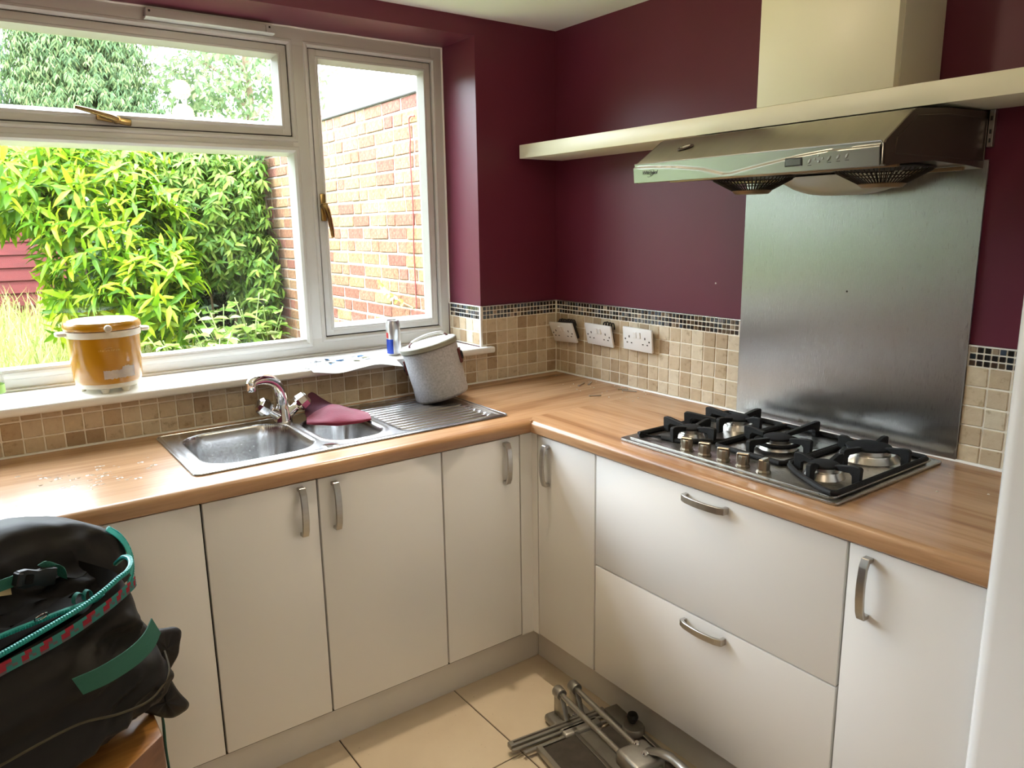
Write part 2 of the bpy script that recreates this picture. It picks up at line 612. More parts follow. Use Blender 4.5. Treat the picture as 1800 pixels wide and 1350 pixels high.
# wall tiles --------------------------------------------------------
def tile_variant(seed, w=T - .003, h=T - .003, d=.008):
    rr = random.Random(seed)
    b = bmesh.new()
    bmesh.ops.create_cube(b, size=1)
    bmesh.ops.scale(b, vec=(w, d, h), verts=b.verts)
    for v in b.verts:
        v.co.x += rr.uniform(-.0006, .0006)
        v.co.z += rr.uniform(-.0006, .0006)
    bmesh.ops.bevel(b, geom=[e for e in b.edges], offset=.0016, segments=1, affect='EDGES')
    m = MB(); m.merge(b)
    me = m.mesh('tile', 30)
    me.materials.append(MATS['travertine'])
    return me
TV = [tile_variant(k) for k in range(6)]

def put_tile(parent, a0, a1, z0, z1, wall):
    """wall 'y': tile on the window wall spanning x a0..a1; 'x': on the hob wall spanning y; 'r': on the reveal"""
    o = link('tile', random.choice(TV), parent)
    sx = (a1 - a0 - .004) / (T - .003)
    sz = (z1 - z0 - .004) / (T - .003)
    c, zc = (a0 + a1) / 2, (z0 + z1) / 2
    j = random.uniform(-.0006, .0006)
    if wall == 'y':
        o.location = (c, .004 + j, zc)
    elif wall == 'x':
        o.location = (.004 + j, c, zc); o.rotation_euler = (0, 0, R(90))
    else:
        o.location = (XR + .004 + j, c, zc); o.rotation_euler = (0, 0, R(90))
    o.scale = (sx, 1, sz)

ZM = 1.1638          # underside of the mosaic band
rows = [(ZM - T * (k + 1), ZM - T * k) for k in range(5)]
rows[4] = (.9165, rows[4][1])
# grout beds
b = MB(); b.box(-3.69, .004, .0025, .010, ZW, 1.036); b.box(XR, .004, .0025, .010, 1.03, ZT)
b.build('grout', 'grout', wall_back, 0)
b = MB(); b.box(XR + .0025, XR + .010, .004, YW, WB, ZT)
b.build('reveal_grout', 'grout', wall_back, 0)
b = MB(); b.box(.0025, .010, -.94, .004, ZW, ZT); b.box(.0025, .010, -1.98, -1.60, ZW, ZT)
b.build('grout', 'grout', wall_right, 0)
# window wall
for i in range(60):
    xa, xb = -.0005 - T * (i + 1), -.0005 - T * i
    for k, (z0, z1) in enumerate(rows):
        if xb <= XR - .002:                       # below the sill
            if k < 2:
                continue
            put_tile(wall_back, xa, xb, z0, min(z1, 1.034), 'y')
        elif xa < XR:
            if k < 2:
                put_tile(wall_back, XR + .008, xb, z0, z1, 'y')
            elif k == 2:
                put_tile(wall_back, xa, xb, z0, min(z1, 1.034), 'y')
            else:
                put_tile(wall_back, xa, xb, z0, z1, 'y')
        else:
            put_tile(wall_back, xa, xb, z0, z1, 'y')
# reveal
for i in range(5):
    ya, yb = .006 + i * T, min(.006 + (i + 1) * T, YW)
    for z0, z1 in rows[:2]:
        put_tile(wall_back, ya, yb, max(z0, WB), z1, 'r')
# hob wall
ys = [0.0, -.025] + [-.025 - T * i for i in range(1, 18)] + [-.939]
for a, c in zip(ys, ys[1:]):
    for z0, z1 in rows:
        put_tile(wall_right, c, a, z0, z1, 'x')
yr = [-1.62, -1.674, -1.725, -1.776, -1.827, -1.878, -1.929, -1.975]
for a, c in zip(yr, yr[1:]):
    for z0, z1 in rows:
        put_tile(wall_right, c, a, z0, z1, 'x')
# mosaic band
MP = .0168
def mini(b, c, zc, wall, s=.0132):
    d = .008 + random.uniform(-.0008, .0006)
    if wall == 'y':
        b.box(c - s / 2, c + s / 2, .008 - d, .009, zc - s / 2, zc + s / 2, .001, 1)
    elif wall == 'x':
        b.box(.008 - d, .009, c - s / 2, c + s / 2, zc - s / 2, zc + s / 2, .001, 1)
    else:
        b.box(XR + .008 - d, XR + .009, c - s / 2, c + s / 2, zc - s / 2, zc + s / 2, .001, 1)
zm = [ZM + MP * (k + .5) for k in range(3)]
b = MB()
for i in range(22):
    for z in zm: mini(b, -.010 - MP * i, z, 'y')
tag(b.build('mosaic', 'mosaic', wall_back, 30), 'band of tiny dark glass mosaic by the corner', kind='stuff')
b = MB()
for i in range(13):
    for z in zm: mini(b, .016 + MP * i, z, 'r')
tag(b.build('mosaic', 'mosaic', wall_back, 30), 'band of tiny mosaic in the sunny reveal', kind='stuff')
b = MB()
for i in range(55):
    for z in zm: mini(b, -.012 - MP * i, z, 'x')
tag(b.build('mosaic', 'mosaic', wall_right, 30), 'band of tiny dark glass mosaic above the sockets', kind='stuff')
b = MB(); b.box(-.0045, .0045, -.0066, .0066, -.0066, .0066, .001, 1)
mm = b.mesh('mosaic_tile', 30); mm.materials.append(MATS['mosaic'])
for i in range(20):
    for z in zm:
        link('mosaic_tile', mm, wall_right, (.0045, -1.633 - MP * 1.005 * i, z))
# trims and sealant
b = MB(); b.box(XR, .0, -.0015, .010, ZT - .004, ZT, .0008, 1); b.build('tile_trim', 'trim_metal', wall_back)
b = MB(); b.box(XR - .0015, XR + .01, .0, YW, ZT - .004, ZT, .0008, 1); b.build('tile_trim', 'sealant', wall_back)
b = MB(); b.box(XR - .0025, XR + .006, -.0025, .008, WB, ZT, .001, 1); b.build('corner_trim', 'sealant', wall_back)
b = MB(); b.box(-.0015, .010, -.94, 0, ZT - .004, ZT, .0008, 1); b.build('tile_trim', 'trim_metal', wall_right)
b = MB(); b.box(-.0015, .010, -1.98, -1.62, ZT - .004, ZT, .0008, 1); b.build('tile_trim', 'sealant', wall_right)
b = MB(); b.tube([(x, -.001 + .0006 * math.sin(x * 37), ZW + .0005) for x in np.linspace(-3.0, 0, 40)], .0042, 6); b.build('sealant_bead', 'sealant', wall_back)
b = MB(); b.tube([(-.002 + .0008 * math.sin(y * 41), y, ZW + .0005) for y in np.linspace(0, -1.97, 50)], [.0045 if y > -1.6 else .006 for y in np.linspace(0, -1.97, 50)], 6); b.build('sealant_bead', 'sealant', wall_right)
b = MB(); b.lathe([(0, .0012), (.0022, .0008), (.003, 0)], 10, Matrix.Translation((.006, -.824, 1.328)) @ Matrix.Rotation(R(-90), 4, 'Y')); b.build('screw_hole', 'sealant', wall_right)

# ------------------------------------------------------------------ window
win = empty('window_1', (-1.69, YW, WB), 'white plastic window with a fixed light, top vent and side casements', kind='structure')
def frame_rect(b, x0, x1, z0, z1, w, y0, y1, bev=.005, wb=None, wt=None, wl=None, wr=None):
    wb = wb or w; wt = wt or w; wl = wl or w; wr = wr or w
    b.box(x0, x0 + wl, y0, y1, z0, z1, bev)
    b.box(x1 - wr, x1, y0, y1, z0, z1, bev)
    b.box(x0 + wl - .002, x1 - wr + .002, y0, y1, z0, z0 + wb, bev)
    b.box(x0 + wl - .002, x1 - wr + .002, y0, y1, z1 - wt, z1, bev)
def ring(b, x0, x1, z0, z1, steps, th=.003):
    # mitred moulding round a rectangle: steps of (inset, y)
    for (i0, ya), (i1, yb) in zip(steps, steps[1:]):
        A = [(x0 + i0, z0 + i0), (x1 - i0, z0 + i0), (x1 - i0, z1 - i0), (x0 + i0, z1 - i0)]
        B2 = [(x0 + i1, z0 + i1), (x1 - i1, z0 + i1), (x1 - i1, z1 - i1), (x0 + i1, z1 - i1)]
        for k in range(4):
            n_ = (k + 1) % 4
            fr_ = [(A[k][0], ya, A[k][1]), (A[n_][0], ya, A[n_][1]), (B2[n_][0], yb, B2[n_][1]), (B2[k][0], yb, B2[k][1])]
            bm2 = bmesh.new()
            f4 = [bm2.verts.new(p) for p in fr_]
            r4 = [bm2.verts.new((p[0], YW + .034, p[2])) for p in fr_]
            bm2.faces.new(f4); bm2.faces.new(r4[::-1])
            for q_ in range(4): bm2.faces.new((f4[q_], r4[q_], r4[(q_ + 1) % 4], f4[(q_ + 1) % 4]))
            bmesh.ops.recalc_face_normals(bm2, faces=bm2.faces)
            b.merge(bm2)
LIP = [(-.018, YW + .0005), (-.015, YW - .0045), (-.008, YW - .0055), (-.002, YW - .001), (.0, YW + .009)]
b = MB()
frame_rect(b, WL, XR, WB, WT, .047, YW, .297, .004, wb=.066, wt=.06)
b.build('outer_frame', 'white_upvc', win)
b = MB(); b.box(-1.0, -.926, YW + .0005, .297, 1.11, 2.16, .002); b.build('mullion', 'white_upvc', win)
b = MB(); b.box(-2.505, -2.43, YW + .0005, .297, 1.11, 2.16, .002); b.build('mullion', 'white_upvc', win)
b = MB(); b.box(-2.435, -.998, YW + .0005, .297, 1.787, 1.842, .002); b.build('transom', 'white_upvc', win)
for q in ((-.926, -.431, 1.124, 2.146), (-2.432, -1.0, 1.842, 2.146), (-2.952, -2.505, 1.124, 2.146)):
    b = MB(); ring(b, *q, LIP); b.build('frame_lip', 'white_upvc', win, 25)
b = MB(); ring(b, -2.432, -1.0, 1.112, 1.790, [(-.020, YW + .0005), (-.016, YW - .007), (-.006, YW - .0085), (.002, YW - .002), (.014, YW + .030)]); b.build('glazing_bead', 'white_upvc', win, 25)
def sash(name, x0, x1, z0, z1, w, pane_name):
    s = MB(); frame_rect(s, x0 + .0035, x1 - .0035, z0 + .0035, z1 - .0035, w - .014, YW + .004, .285, .003)
    ring(s, x0, x1, z0, z1, [(w - .020, YW + .004), (w - .016, YW + .0005), (w - .010, YW + .0005), (w + .004, YW + .028)])
    so_ = s.build(name, 'white_upvc', win, 25)
    p = MB(); p.box(x0 + w - .004, x1 - w + .004, .262, .268, z0 + w - .004, z1 - w + .004)
    p.build('pane', 'window_glass', so_, 0)
    g = MB(); frame_rect(g, x0 - .001, x1 + .001, z0 - .001, z1 + .001, .006, YW + .010, YW + .02, 0)
    g.build('rubber_seal', 'dark_gap', so_, 0)
    return so_
cas = sash('casement_sash', -.926, -.431, 1.124, 2.146, .044, 'pane')
top = sash('top_vent_sash', -2.432, -1.0, 1.842, 2.146, .045, 'pane')
sash('casement_sash', -2.952, -2.505, 1.124, 2.146, .044, 'pane')
b = MB(); b.box(-2.432, -.992, .262, .268, 1.112, 1.786); b.build('pane', 'window_glass', win, 0)
# handles
def win_handle(sh, P, ang, arm):
    M = Matrix.Translation(P) @ Matrix.Rotation(ang, 4, 'Y')
    h = MB()
    h.box(-.010, .010, -.004, .006, -.054, .044, .004, 2, M)
    h.lathe([(0, .024), (.011, .022), (.0125, .012), (.0125, 0)], 20, M @ Matrix.Rotation(R(90), 4, 'X'))
    h.tube([(0, -.018, 0), (.004 * arm, -.026, -.018), (.010 * arm, -.030, -.05), (.016 * arm, -.030, -.085), (.020 * arm, -.026, -.112)], [.0125, .013, .0105, .009, .007], 10, M=M, flat=.75)
    ho = h.build('handle', 'brass', sh)
    k = MB(); k.lathe([(0, .0262), (.0055, .0258), (.0055, .02)], 16, M @ Matrix.Rotation(R(90), 4, 'X')); k.build('lock', 'chrome', ho)
win_handle(cas, (-.906, YW - .002, 1.605), R(0), 1)
win_handle(top, (-1.56, YW - .002, 1.862), R(98), -.6)
# trickle vent
b = MB(); b.box(-1.445, -1.055, YW - .026, YW - .002, 2.166, 2.196, .002); vent = b.build('trickle_vent', 'white_upvc', win)
b = MB()
b.prism([(YW - .03, 2.164), (YW - .006, 2.164), (YW - .006, 2.172), (YW - .036, 2.168)], -1.45, -1.05, 'x')
b.box(-1.078, -1.073, YW - .036, YW - .02, 2.17, 2.19)
b.build('vent_flap', 'white_upvc', vent)
b = MB()
for x in (-1.436, -1.064): b.box(x - .003, x + .003, YW - .0275, YW - .024, 2.184, 2.190)
b.build('screw', 'dark_gap', vent)
# wooden window board
b = MB()
b.box(-3.02, XR - .003, -.032, YW + .004, 1.032, WB, .008, 3)
b.box(XR - .02, -.335, -.032, -.0005, 1.032, WB, .008, 3)
b.build('window_sill', 'sill_white', win)
b = MB(); b.box(WL, XR, YW - .014, YW + .002, WB, WB + .008, .003); b.build('sill_bead', 'white_upvc', win)
b = MB(); b.tube([(XR + .002, YW - .001, z) for z in np.linspace(ZT, WT, 20)], .004, 6); b.tube([(x, YW - .002, WT - .001 + .001 * math.sin(x * 30)) for x in np.linspace(WL, XR, 40)], .004, 6); b.build('sealant_bead', 'sealant', win)
keep(win)

def text_mesh(fc, parent):
    t = bpy.data.objects.new('lettering', fc); COL.objects.link(t)
    bpy.context.view_layer.update()
    me = bpy.data.meshes.new_from_object(t.evaluated_get(bpy.context.evaluated_depsgraph_get()))
    bpy.data.objects.remove(t)
    return link('lettering', me, parent)
# ------------------------------------------------------------------ worktops
nose = [(-.475, .873), (-.596, .873), (-.600, .877), (-.600, .898), (-.5985, .9045), (-.594, .9095), (-.587, .9128), (-.58, ZW), (-.475, ZW)]
b = MB()
b.prism(nose, -3.0, -.6, 'x')
b.box(-3.0, -.632, -.075, .002, .873, ZW)
b.box(-3.0, -1.57, -.475, -.075, .873, ZW)
b.box(-.632, -.0, -.475, .002, .873, ZW)
b.prism([(-.6, -.475), (-.6, -.5999), (-.5600, -.5600), (0, -.56), (0, -.475)], .874, ZW - .0001, 'z')
tag(b.build('worktop', 'worktop_grain_x', smooth=40), 'walnut laminate worktop under the window holding the sink', 'worktop')
b = MB()
b.prism([(x, z) for x, z in nose], -1.953, -.6, 'y')
b.box(-.475, 0, -1.953, -.6, .873, ZW)
b.prism([(-.475, -.5605), (-.5605, -.5605), (-.6, -.6), (-.475, -.6)], .874, ZW - .0001, 'z')
b.box(-.475, 0, -.6, -.5605, .873, ZW)
tag(b.build('worktop', 'worktop_grain_y', smooth=40), 'walnut laminate worktop carrying the gas hob', 'worktop')

# ------------------------------------------------------------------ base cabinets
HPOLY = [(0, -.068), (.018, -.068), (.026, -.05), (.030, -.02), (.0305, 0), (.030, .02), (.026, .05), (.018, .068), (0, .068), (0, .058), (.013, .058), (.0195, .044), (.0225, .018), (.023, 0), (.0225, -.018), (.0195, -.044), (.013, -.058), (0, -.058)]
def handle_mesh():
    b = MB(); b.prism(HPOLY, -.009, .009, 'y', .0012, 1)
    me = b.mesh('handle', 30); me.materials.append(MATS['brushed_handle']); return me
HM = handle_mesh()           # local: +x out of the door, z along the bar
def bar_handle(parent, x, y, z, run, horiz=False):
    o = link('handle', HM, parent)
    M = Matrix.Rotation(R(-90 if run == 'w' else 180), 4, 'Z')
    if horiz:
        M = M @ Matrix.Rotation(R(90), 4, 'X')
    o.matrix_local = Matrix.Translation((x, y, z)) @ M
    return o
DZ0, DZ1 = .170, .868
def door(parent, a0, a1, z0, z1, run, name='door'):
    b = MB()
    if run == 'w':
        b.box(a0 + .0028, a1 - .0028, -.588, -.570, z0, z1, .0015, 2)
    else:
        b.box(-.588, -.570, a0 + .0028, a1 - .0028, z0, z1, .0015, 2)
    return b.build(name, 'door_white', parent)
def body(parent, boxes):
    b = MB()
    for q in boxes: b.box(*q)
    return b.build('body', 'carcass', parent, 0)
def dark(parent, boxes):  # dark sheet behind the doors, painting the shade in their gaps
    b = MB()
    for q in boxes: b.box(*q)
    return b.build('gap_shade_sheet', 'dark_gap', parent, 0)

c = empty('base_cabinet', (-1.91, -.3, 0), 'white slab-door base cabinet half hidden behind the black bag', 'cabinet')
body(c, [(-2.9, -1.612, -.562, -.01, .15, .70)]); dark(c, [(-2.21, -1.612, -.568, -.563, .155, .872)])
door(c, -2.21, -1.612, DZ0, DZ1, 'w'); keep(c)
c = empty('sink_cabinet', (-1.27, -.3, 0), 'white two-door base cabinet under the stainless sink', 'cabinet')
body(c, [(-1.610, -.928, -.562, -.01, .15, .70)]); dark(c, [(-1.610, -.928, -.568, -.563, .155, .872)])
d = door(c, -1.612, -1.314, DZ0, DZ1, 'w'); bar_handle(d, -1.362, -.588, .790, 'w')
d = door(c, -1.314, -.926, DZ0, DZ1, 'w'); bar_handle(d, -1.268, -.588, .786, 'w')
keep(c)
c = empty('corner_cabinet', (-.6, -.45, 0), 'white L-shaped corner base cabinet with two narrow doors', 'cabinet')
body(c, [(-.924, -.005, -.562, -.01, .15, .86), (-.562, -.005, -.89, -.55, .15, .86)])
dark(c, [(-.924, -.57, -.568, -.563, .155, .872), (-.568, -.563, -.892, -.57, .155, .872)])
d = door(c, -.926, -.636, DZ0, DZ1, 'w'); bar_handle(d, -.695, -.588, .790, 'w')
d = door(c, -.893, -.618, DZ0, DZ1, 'h'); bar_handle(d, -.588, -.672, .780, 'h')
b = MB(); b.box(-.633, -.572, -.586, -.571, .165, .8725); b.box(-.5865, -.5715, -.615, -.573, .165, .8725); b.build('corner_post', 'door_white', c)
keep(c)
c = empty('drawer_cabinet', (-.3, -1.283, 0), 'wide white cabinet of two deep pan drawers below the hob', 'cabinet')
body(c, [(-.562, -.005, -1.671, -.895, .15, .86)]); dark(c, [(-.568, -.563, -1.671, -.895, .155, .872)])
d = door(c, -1.674, -.894, .5275, DZ1, 'h', 'drawer'); bar_handle(d, -.588, -1.301, .842, 'h', True)
d = door(c, -1.674, -.894, DZ0, .5235, 'h', 'drawer'); bar_handle(d, -.588, -1.311, .498, 'h', True)
keep(c)
c = empty('base_cabinet', (-.3, -1.81, 0), 'narrow white base cabinet between the pan drawers and fridge', 'cabinet')
body(c, [(-.562, -.005, -1.951, -1.675, .15, .86)]); dark(c, [(-.568, -.563, -1.951, -1.675, .155, .872)])
d = door(c, -1.953, -1.675, DZ0, DZ1, 'h'); bar_handle(d, -.588, -1.722, .784, 'h')
keep(c)
b = MB(); b.box(-2.9, -.485, -.50, -.485, 0, .162, .001, 1)
tag(b.build('plinth', 'plinth_white'), 'white plinth board below the window side cabinets', 'plinth')
b = MB(); b.box(-.50, -.485, -1.953, -.501, 0, .162, .001, 1)
tag(b.build('plinth', 'plinth_white'), 'white plinth board below the pan drawers', 'plinth')

# ------------------------------------------------------------------ sink
def rr_sdf(x, y, x0, x1, y0, y1, r):
    qx = np.abs(x - (x0 + x1) / 2) - (x1 - x0) / 2 + r
    qy = np.abs(y - (y0 + y1) / 2) - (y1 - y0) / 2 + r
    return np.minimum(np.maximum(qx, qy), 0) + np.hypot(np.maximum(qx, 0), np.maximum(qy, 0)) - r
def sstep(a, b_, x):
    t = np.clip((x - a) / (b_ - a), 0, 1)
    return t * t * (3 - 2 * t)
SX0, SX1, SY0, SY1 = -1.600, -.615, -.502, -.046
nx, ny = 250, 118
xs, ysn = np.linspace(SX0, SX1, nx), np.linspace(SY0, SY1, ny)
X, Y = np.meshgrid(xs, ysn)
Z = np.full_like(X, .9155)
edge = -rr_sdf(X, Y, SX0, SX1, SY0, SY1, .02)
Z += .0025 * sstep(0, .010, edge) - .0025 * sstep(.014, .03, edge)
d1 = rr_sdf(X, Y, -1.553, -1.238, -.452, -.098, .085)
d2 = rr_sdf(X, Y, -1.205, -1.012, -.440, -.135, .08)
for d_, dep in ((d1, .155), (d2, .125)):
    Z += .0015 * sstep(.02, .008, d_) * (d_ > 0)
    Z -= dep * sstep(.0, .022, -d_) + .012 * sstep(.02, .13, -d_)
dd = rr_sdf(X, Y, -.985, -.645, -.470, -.085, .04)
rid = .5 + .5 * np.cos((Y + .09) / .0300 * 2 * np.pi)
Z -= (.003 + .0065 * rid ** 2 * (1 - .0 * X)) * sstep(0, .02, -dd)
V = np.stack([X, Y, Z], -1).reshape(-1, 3)
idx = np.arange(nx * ny).reshape(ny, nx)
inside = edge > -1e-4
F = [(int(idx[j, i]), int(idx[j, i + 1]), int(idx[j + 1, i + 1]), int(idx[j + 1, i])) for j in range(ny - 1) for i in range(nx - 1) if inside[j, i] or inside[j + 1, i + 1]]
sink = empty('kitchen_sink', (-1.1, -.27, ZW), 'stainless bowl and a half inset sink with ribbed drainer', 'sink')
o = meshpy('basin', V.tolist(), F, 'sink_steel', sink)
b = MB()
pts = [(x, y, .9155) for x, y in rrect(SX0, SX1, SY0, SY1, .02)]
b.tube(pts, .0028, 6, closed=True); b.build('rim', 'sink_steel', sink)
b = MB()
for wi, (cx, cy, z) in enumerate(((-1.395, -.275, .7505), (-1.108, -.288, .7805))):
    b = MB(); b.lathe([(0, z + .001), (.012, z + .001), (.014, z + .004), (.036, z + .006), (.042, z + .002), (.042, z - .01)], 28, cx=cx, cy=cy); b.build('waste', 'chrome', sink)
b = MB(); b.lathe([(0, .9168), (.021, .9168), (.024, .9160), (.025, .914)], 28, cx=-1.219, cy=-.462); b.build('tap_hole_cover', 'chrome', sink)
keep(sink)

# ------------------------------------------------------------------ mixer tap
tap = empty('mixer_tap', (-1.226, -.095, .916), 'chrome twin-handle mixer tap arching over the sink', 'tap')
TX, TY = -1.226, -.095
b = MB()
b.lathe([(0, .914), (.029, .914), (.031, .918), (.029, .930), (.0245, .946), (.0225, .960), (.0215, .976), (0, .976)], 32, cx=TX, cy=TY)
for s_ in (-1, 1):
    b.tube([(TX, TY, .926), (TX + s_ * .022, TY - .005, .943), (TX + s_ * .042, TY - .008, .958)], [.021, .018, .0145], 18)
b.build('body', 'chrome', tap)
b = MB()
sp = spline([(TX, TY, .968), (TX - .003, TY - .003, 1.000), (TX - .016, TY - .014, 1.034), (TX - .044, TY - .036, 1.061), (TX - .082, TY - .062, 1.073), (TX - .112, TY - .080, 1.071), (TX - .120, TY - .086, 1.058)], 6)
nsp = len(sp)
b.tube(sp, [.0215 - .0060 * min(1, i / nsp * 1.1) for i in range(nsp)], 20)
b.build('spout', 'chrome', tap)
b = MB(); b.lathe([(0, 1.044), (.0125, 1.044), (.0145, 1.049), (.0145, 1.072), (0, 1.072)], 20, cx=TX - .120, cy=TY - .086); b.build('aerator', 'chrome', tap)
for s_ in (-1, 1):
    M = Matrix.Translation((TX + s_ * .042, TY - .008, .958)) @ Vector((s_ * .80, -.14, .58)).to_track_quat('Z', 'Y').to_matrix().to_4x4()
    b = MB()
    b.lathe([(0, -.004), (.014, -.004), (.014, .006), (.0260, .010), (.0285, .019), (.0255, .042), (.0155, .050), (0, .051)], 8, M)
    b.build('handle', 'chrome', tap, 20)
keep(tap)

# ------------------------------------------------------------------ cloth over the half bowl
def sheet(name, rows, m, parent=None, sub=5, thick=.0022, wob=.003):
    # refine rows with splines both ways and crumple a little
    fr = [spline(r, sub) for r in rows]
    cols = list(zip(*fr))
    fine = list(zip(*[spline(c_, sub) for c_ in cols]))
    out = []
    for r in fine:
        out.append([Vector(p) + Vector((0, 0, wob * noise.noise(Vector(p) * 28))) for p in r])
    b = MB(); b.grid(out, thick=thick)
    return b.build(name, m, parent, 60)
cl = empty('dish_cloth', (-1.09, -.2, .918), 'crumpled pink and plum dish cloth draped over the half bowl', 'cloth')
fold = [(-1.168, -.150, .928), (-1.125, -.128, .938), (-1.080, -.150, .958), (-1.030, -.190, .944), (-.990, -.235, .934)]
sheet('pink_side', [fold,
       [(-1.176, -.170, .925), (-1.135, -.175, .934), (-1.090, -.195, .950), (-1.040, -.230, .938), (-.998, -.262, .931)],
       [(-1.182, -.185, .922), (-1.150, -.218, .924), (-1.105, -.248, .926), (-1.055, -.272, .926), (-1.006, -.288, .927)],
       [(-1.184, -.190, .917), (-1.152, -.224, .913), (-1.107, -.254, .911), (-1.057, -.278, .915), (-1.008, -.292, .921)]], 'cloth_pink', cl)
sheet('plum_side', [fold,
       [(-1.158, -.110, .935), (-1.120, -.095, .948), (-1.072, -.110, .950), (-1.025, -.150, .936), (-.985, -.205, .926)],
       [(-1.140, -.075, .955), (-1.105, -.065, .965), (-1.062, -.080, .947), (-1.015, -.115, .931), (-.980, -.170, .922)],
       [(-1.118, -.050, .984), (-1.098, -.045, .982), (-1.052, -.060, .945), (-1.005, -.085, .927), (-.975, -.135, .920)]], 'cloth_purple', cl)
keep(cl)

# ------------------------------------------------------------------ gas hob
hob = empty('gas_hob', (-.29, -1.272, ZW), 'five burner stainless gas hob with black pan supports', 'hob')
b = MB()
b.prism(rrect(-.535, -.048, -1.612, -.935, .012, 4), .9128, .9215, 'z', .003, 2)
b.prism(rrect(-.517, -.064, -1.594, -.953, .012, 4), .9205, .9258, 'z', .0025, 2)
b.build('plate', 'hob_steel', hob)
def burner(x, y, r, crown=False):
    root_b = MB()
    root_b.lathe([(0, .925), (r * 1.45, .925), (r * 1.40, .929), (r * 1.22, .939), (r * 1.20, .942), (r * .98, .943), (r * .96, .953), (0, .953)], 36, cx=x, cy=y)
    bo = root_b.build('burner', 'burner_alu', hob)
    k = MB(); k.lathe([(0, .9605), (r * .86, .9600), (r * 1.02, .9575), (r * 1.05, .954), (r * 1.0, .9515), (0, .9515)], 36, cx=x, cy=y)
    if crown:
        k.lathe([(r * 1.25, .945), (r * 1.66, .948), (r * 1.72, .944), (r * 1.62, .938), (r * 1.25, .939)], 40, cx=x, cy=y)
    k.build('cap', 'burner_black', bo)
BR = [(-.390, -1.075, .029), (-.200, -1.092, .036), (-.285, -1.288, .036), (-.180, -1.485, .053), (-.402, -1.497, .034)]
for i, q in enumerate(BR): burner(*q, crown=(i == 2))
def finger(b, P, Q, h=.969):
    P, Q = Vector((*P, 0)), Vector((*Q, 0))
    L = (Q - P).length
    a = math.atan2(Q.y - P.y, Q.x - P.x)
    M = Matrix.Translation(P) @ Matrix.Rotation(a, 4, 'Z')
    b.prism([(0, .926), (-.002, h - .004), (.003, h), (.018, h), (L, h - .008), (L, h - .020), (.026, h - .018), (.020, h - .024), (.019, .926)], -.0062, .0062, 'y', .0014, 1, M)
def grate(outline, fingers):
    b = MB()
    b.tube([(x, y, .9325) for x, y in outline], .0068, 8, closed=True)
    for P, Q in fingers: finger(b, P, Q)
    b.build('pan_support', 'black_iron', hob, 30)
def star(c, x0, x1, y0, y1, k=.014):
    cx, cy = c
    return [((x0, cy), (cx - k, cy)), ((x1, cy), (cx + k, cy)), ((cx, y0), (cx, cy - k)), ((cx, y1), (cx, cy + k))]
gl_ = [(-.500, -.985), (-.492, -.972), (-.10, -.972), (-.092, -.98), (-.092, -1.165), (-.10, -1.175), (-.36, -1.175), (-.372, -1.168), (-.455, -1.10), (-.470, -1.04)]
grate(gl_, star((-.388, -1.075), -.468, -.31, -1.160, -.976, .024) + [((-.30, -.976), (-.27, -1.07))] + star((-.20, -1.092), -.292, -.096, -1.172, -.976, .030))
gc_ = [(-.415, -1.19), (-.405, -1.183), (-.10, -1.183), (-.092, -1.19), (-.092, -1.385), (-.10, -1.393), (-.405, -1.393), (-.415, -1.385)]
grate(gc_, star((-.288, -1.288), -.414, -.096, -1.390, -1.186, .040))
gr_ = [(-.395, -1.402), (-.10, -1.402), (-.092, -1.41), (-.092, -1.585), (-.10, -1.593), (-.500, -1.593), (-.511, -1.583), (-.505, -1.555), (-.452, -1.46), (-.410, -1.41)]
grate(gr_, star((-.402, -1.497), -.468, -.33, -1.59, -1.42, .030) + star((-.180, -1.485), -.305, -.096, -1.59, -1.404, .042))
for i in range(5):
    x, y = -.494, -1.152 - .0605 * i
    M = Matrix.Translation((x, y, .9258)) @ Matrix.Rotation(R(22 if i < 4 else 95), 4, 'Z')
    b = MB()
    b.lathe([(0, 0), (.0175, 0), (.0178, .004), (.0150, .008), (.0142, .027), (.0125, .031), (0, .031)], 10, M)
    b.box(-.0065, .0065, -.0155, .0155, .010, .036, .002, 1, M)
    b.build('knob', 'knob_bronze', hob, 25)
keep(hob)

# ------------------------------------------------------------------ splashback
sb = empty('splashback', (-.003, -1.28, ZW + .002), 'brushed stainless steel splashback panel behind the hob', 'splashback')
b = MB(); b.box(-.0055, .0022, -1.622, -.937, ZW + .002, 1.662, .0006, 1); pn = b.build('panel', 'splash_steel', sb)
uvl = pn.data.uv_layers.new(name='grain')
for lp in pn.data.loops: uvl.data[lp.index].uv = (pn.data.vertices[lp.vertex_index].co.y, pn.data.vertices[lp.vertex_index].co.z)
b = MB(); b.lathe([(0, .0012), (.0025, .0010), (.003, 0)], 10, Matrix.Translation((-.0055, -1.292, 1.330)) @ Matrix.Rotation(R(-90), 4, 'Y')); b.build('screw', 'dark_gap', sb)
keep(sb)

# ------------------------------------------------------------------ shelf, boxed flue, cooker hood
b = MB(); b.box(-.2100, .003, -2.6, -.036, 1.776, 1.8262, .0012, 2)
tag(b.build('floating_shelf', 'cream_gloss'), 'long cream floating shelf running above the cooker hood', 'shelf')
fl = empty('flue_box', (-.1, -1.298, 1.8266), 'cream boxed flue rising from the shelf to the ceiling', 'flue')
b = MB(); b.box(-.2098, .003, -1.4850, -1.1110, 1.8266, ZC - .001, .0012, 2); b.build('casing', 'cream_gloss', fl)
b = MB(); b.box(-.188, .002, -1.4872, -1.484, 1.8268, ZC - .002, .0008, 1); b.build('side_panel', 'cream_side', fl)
keep(fl)

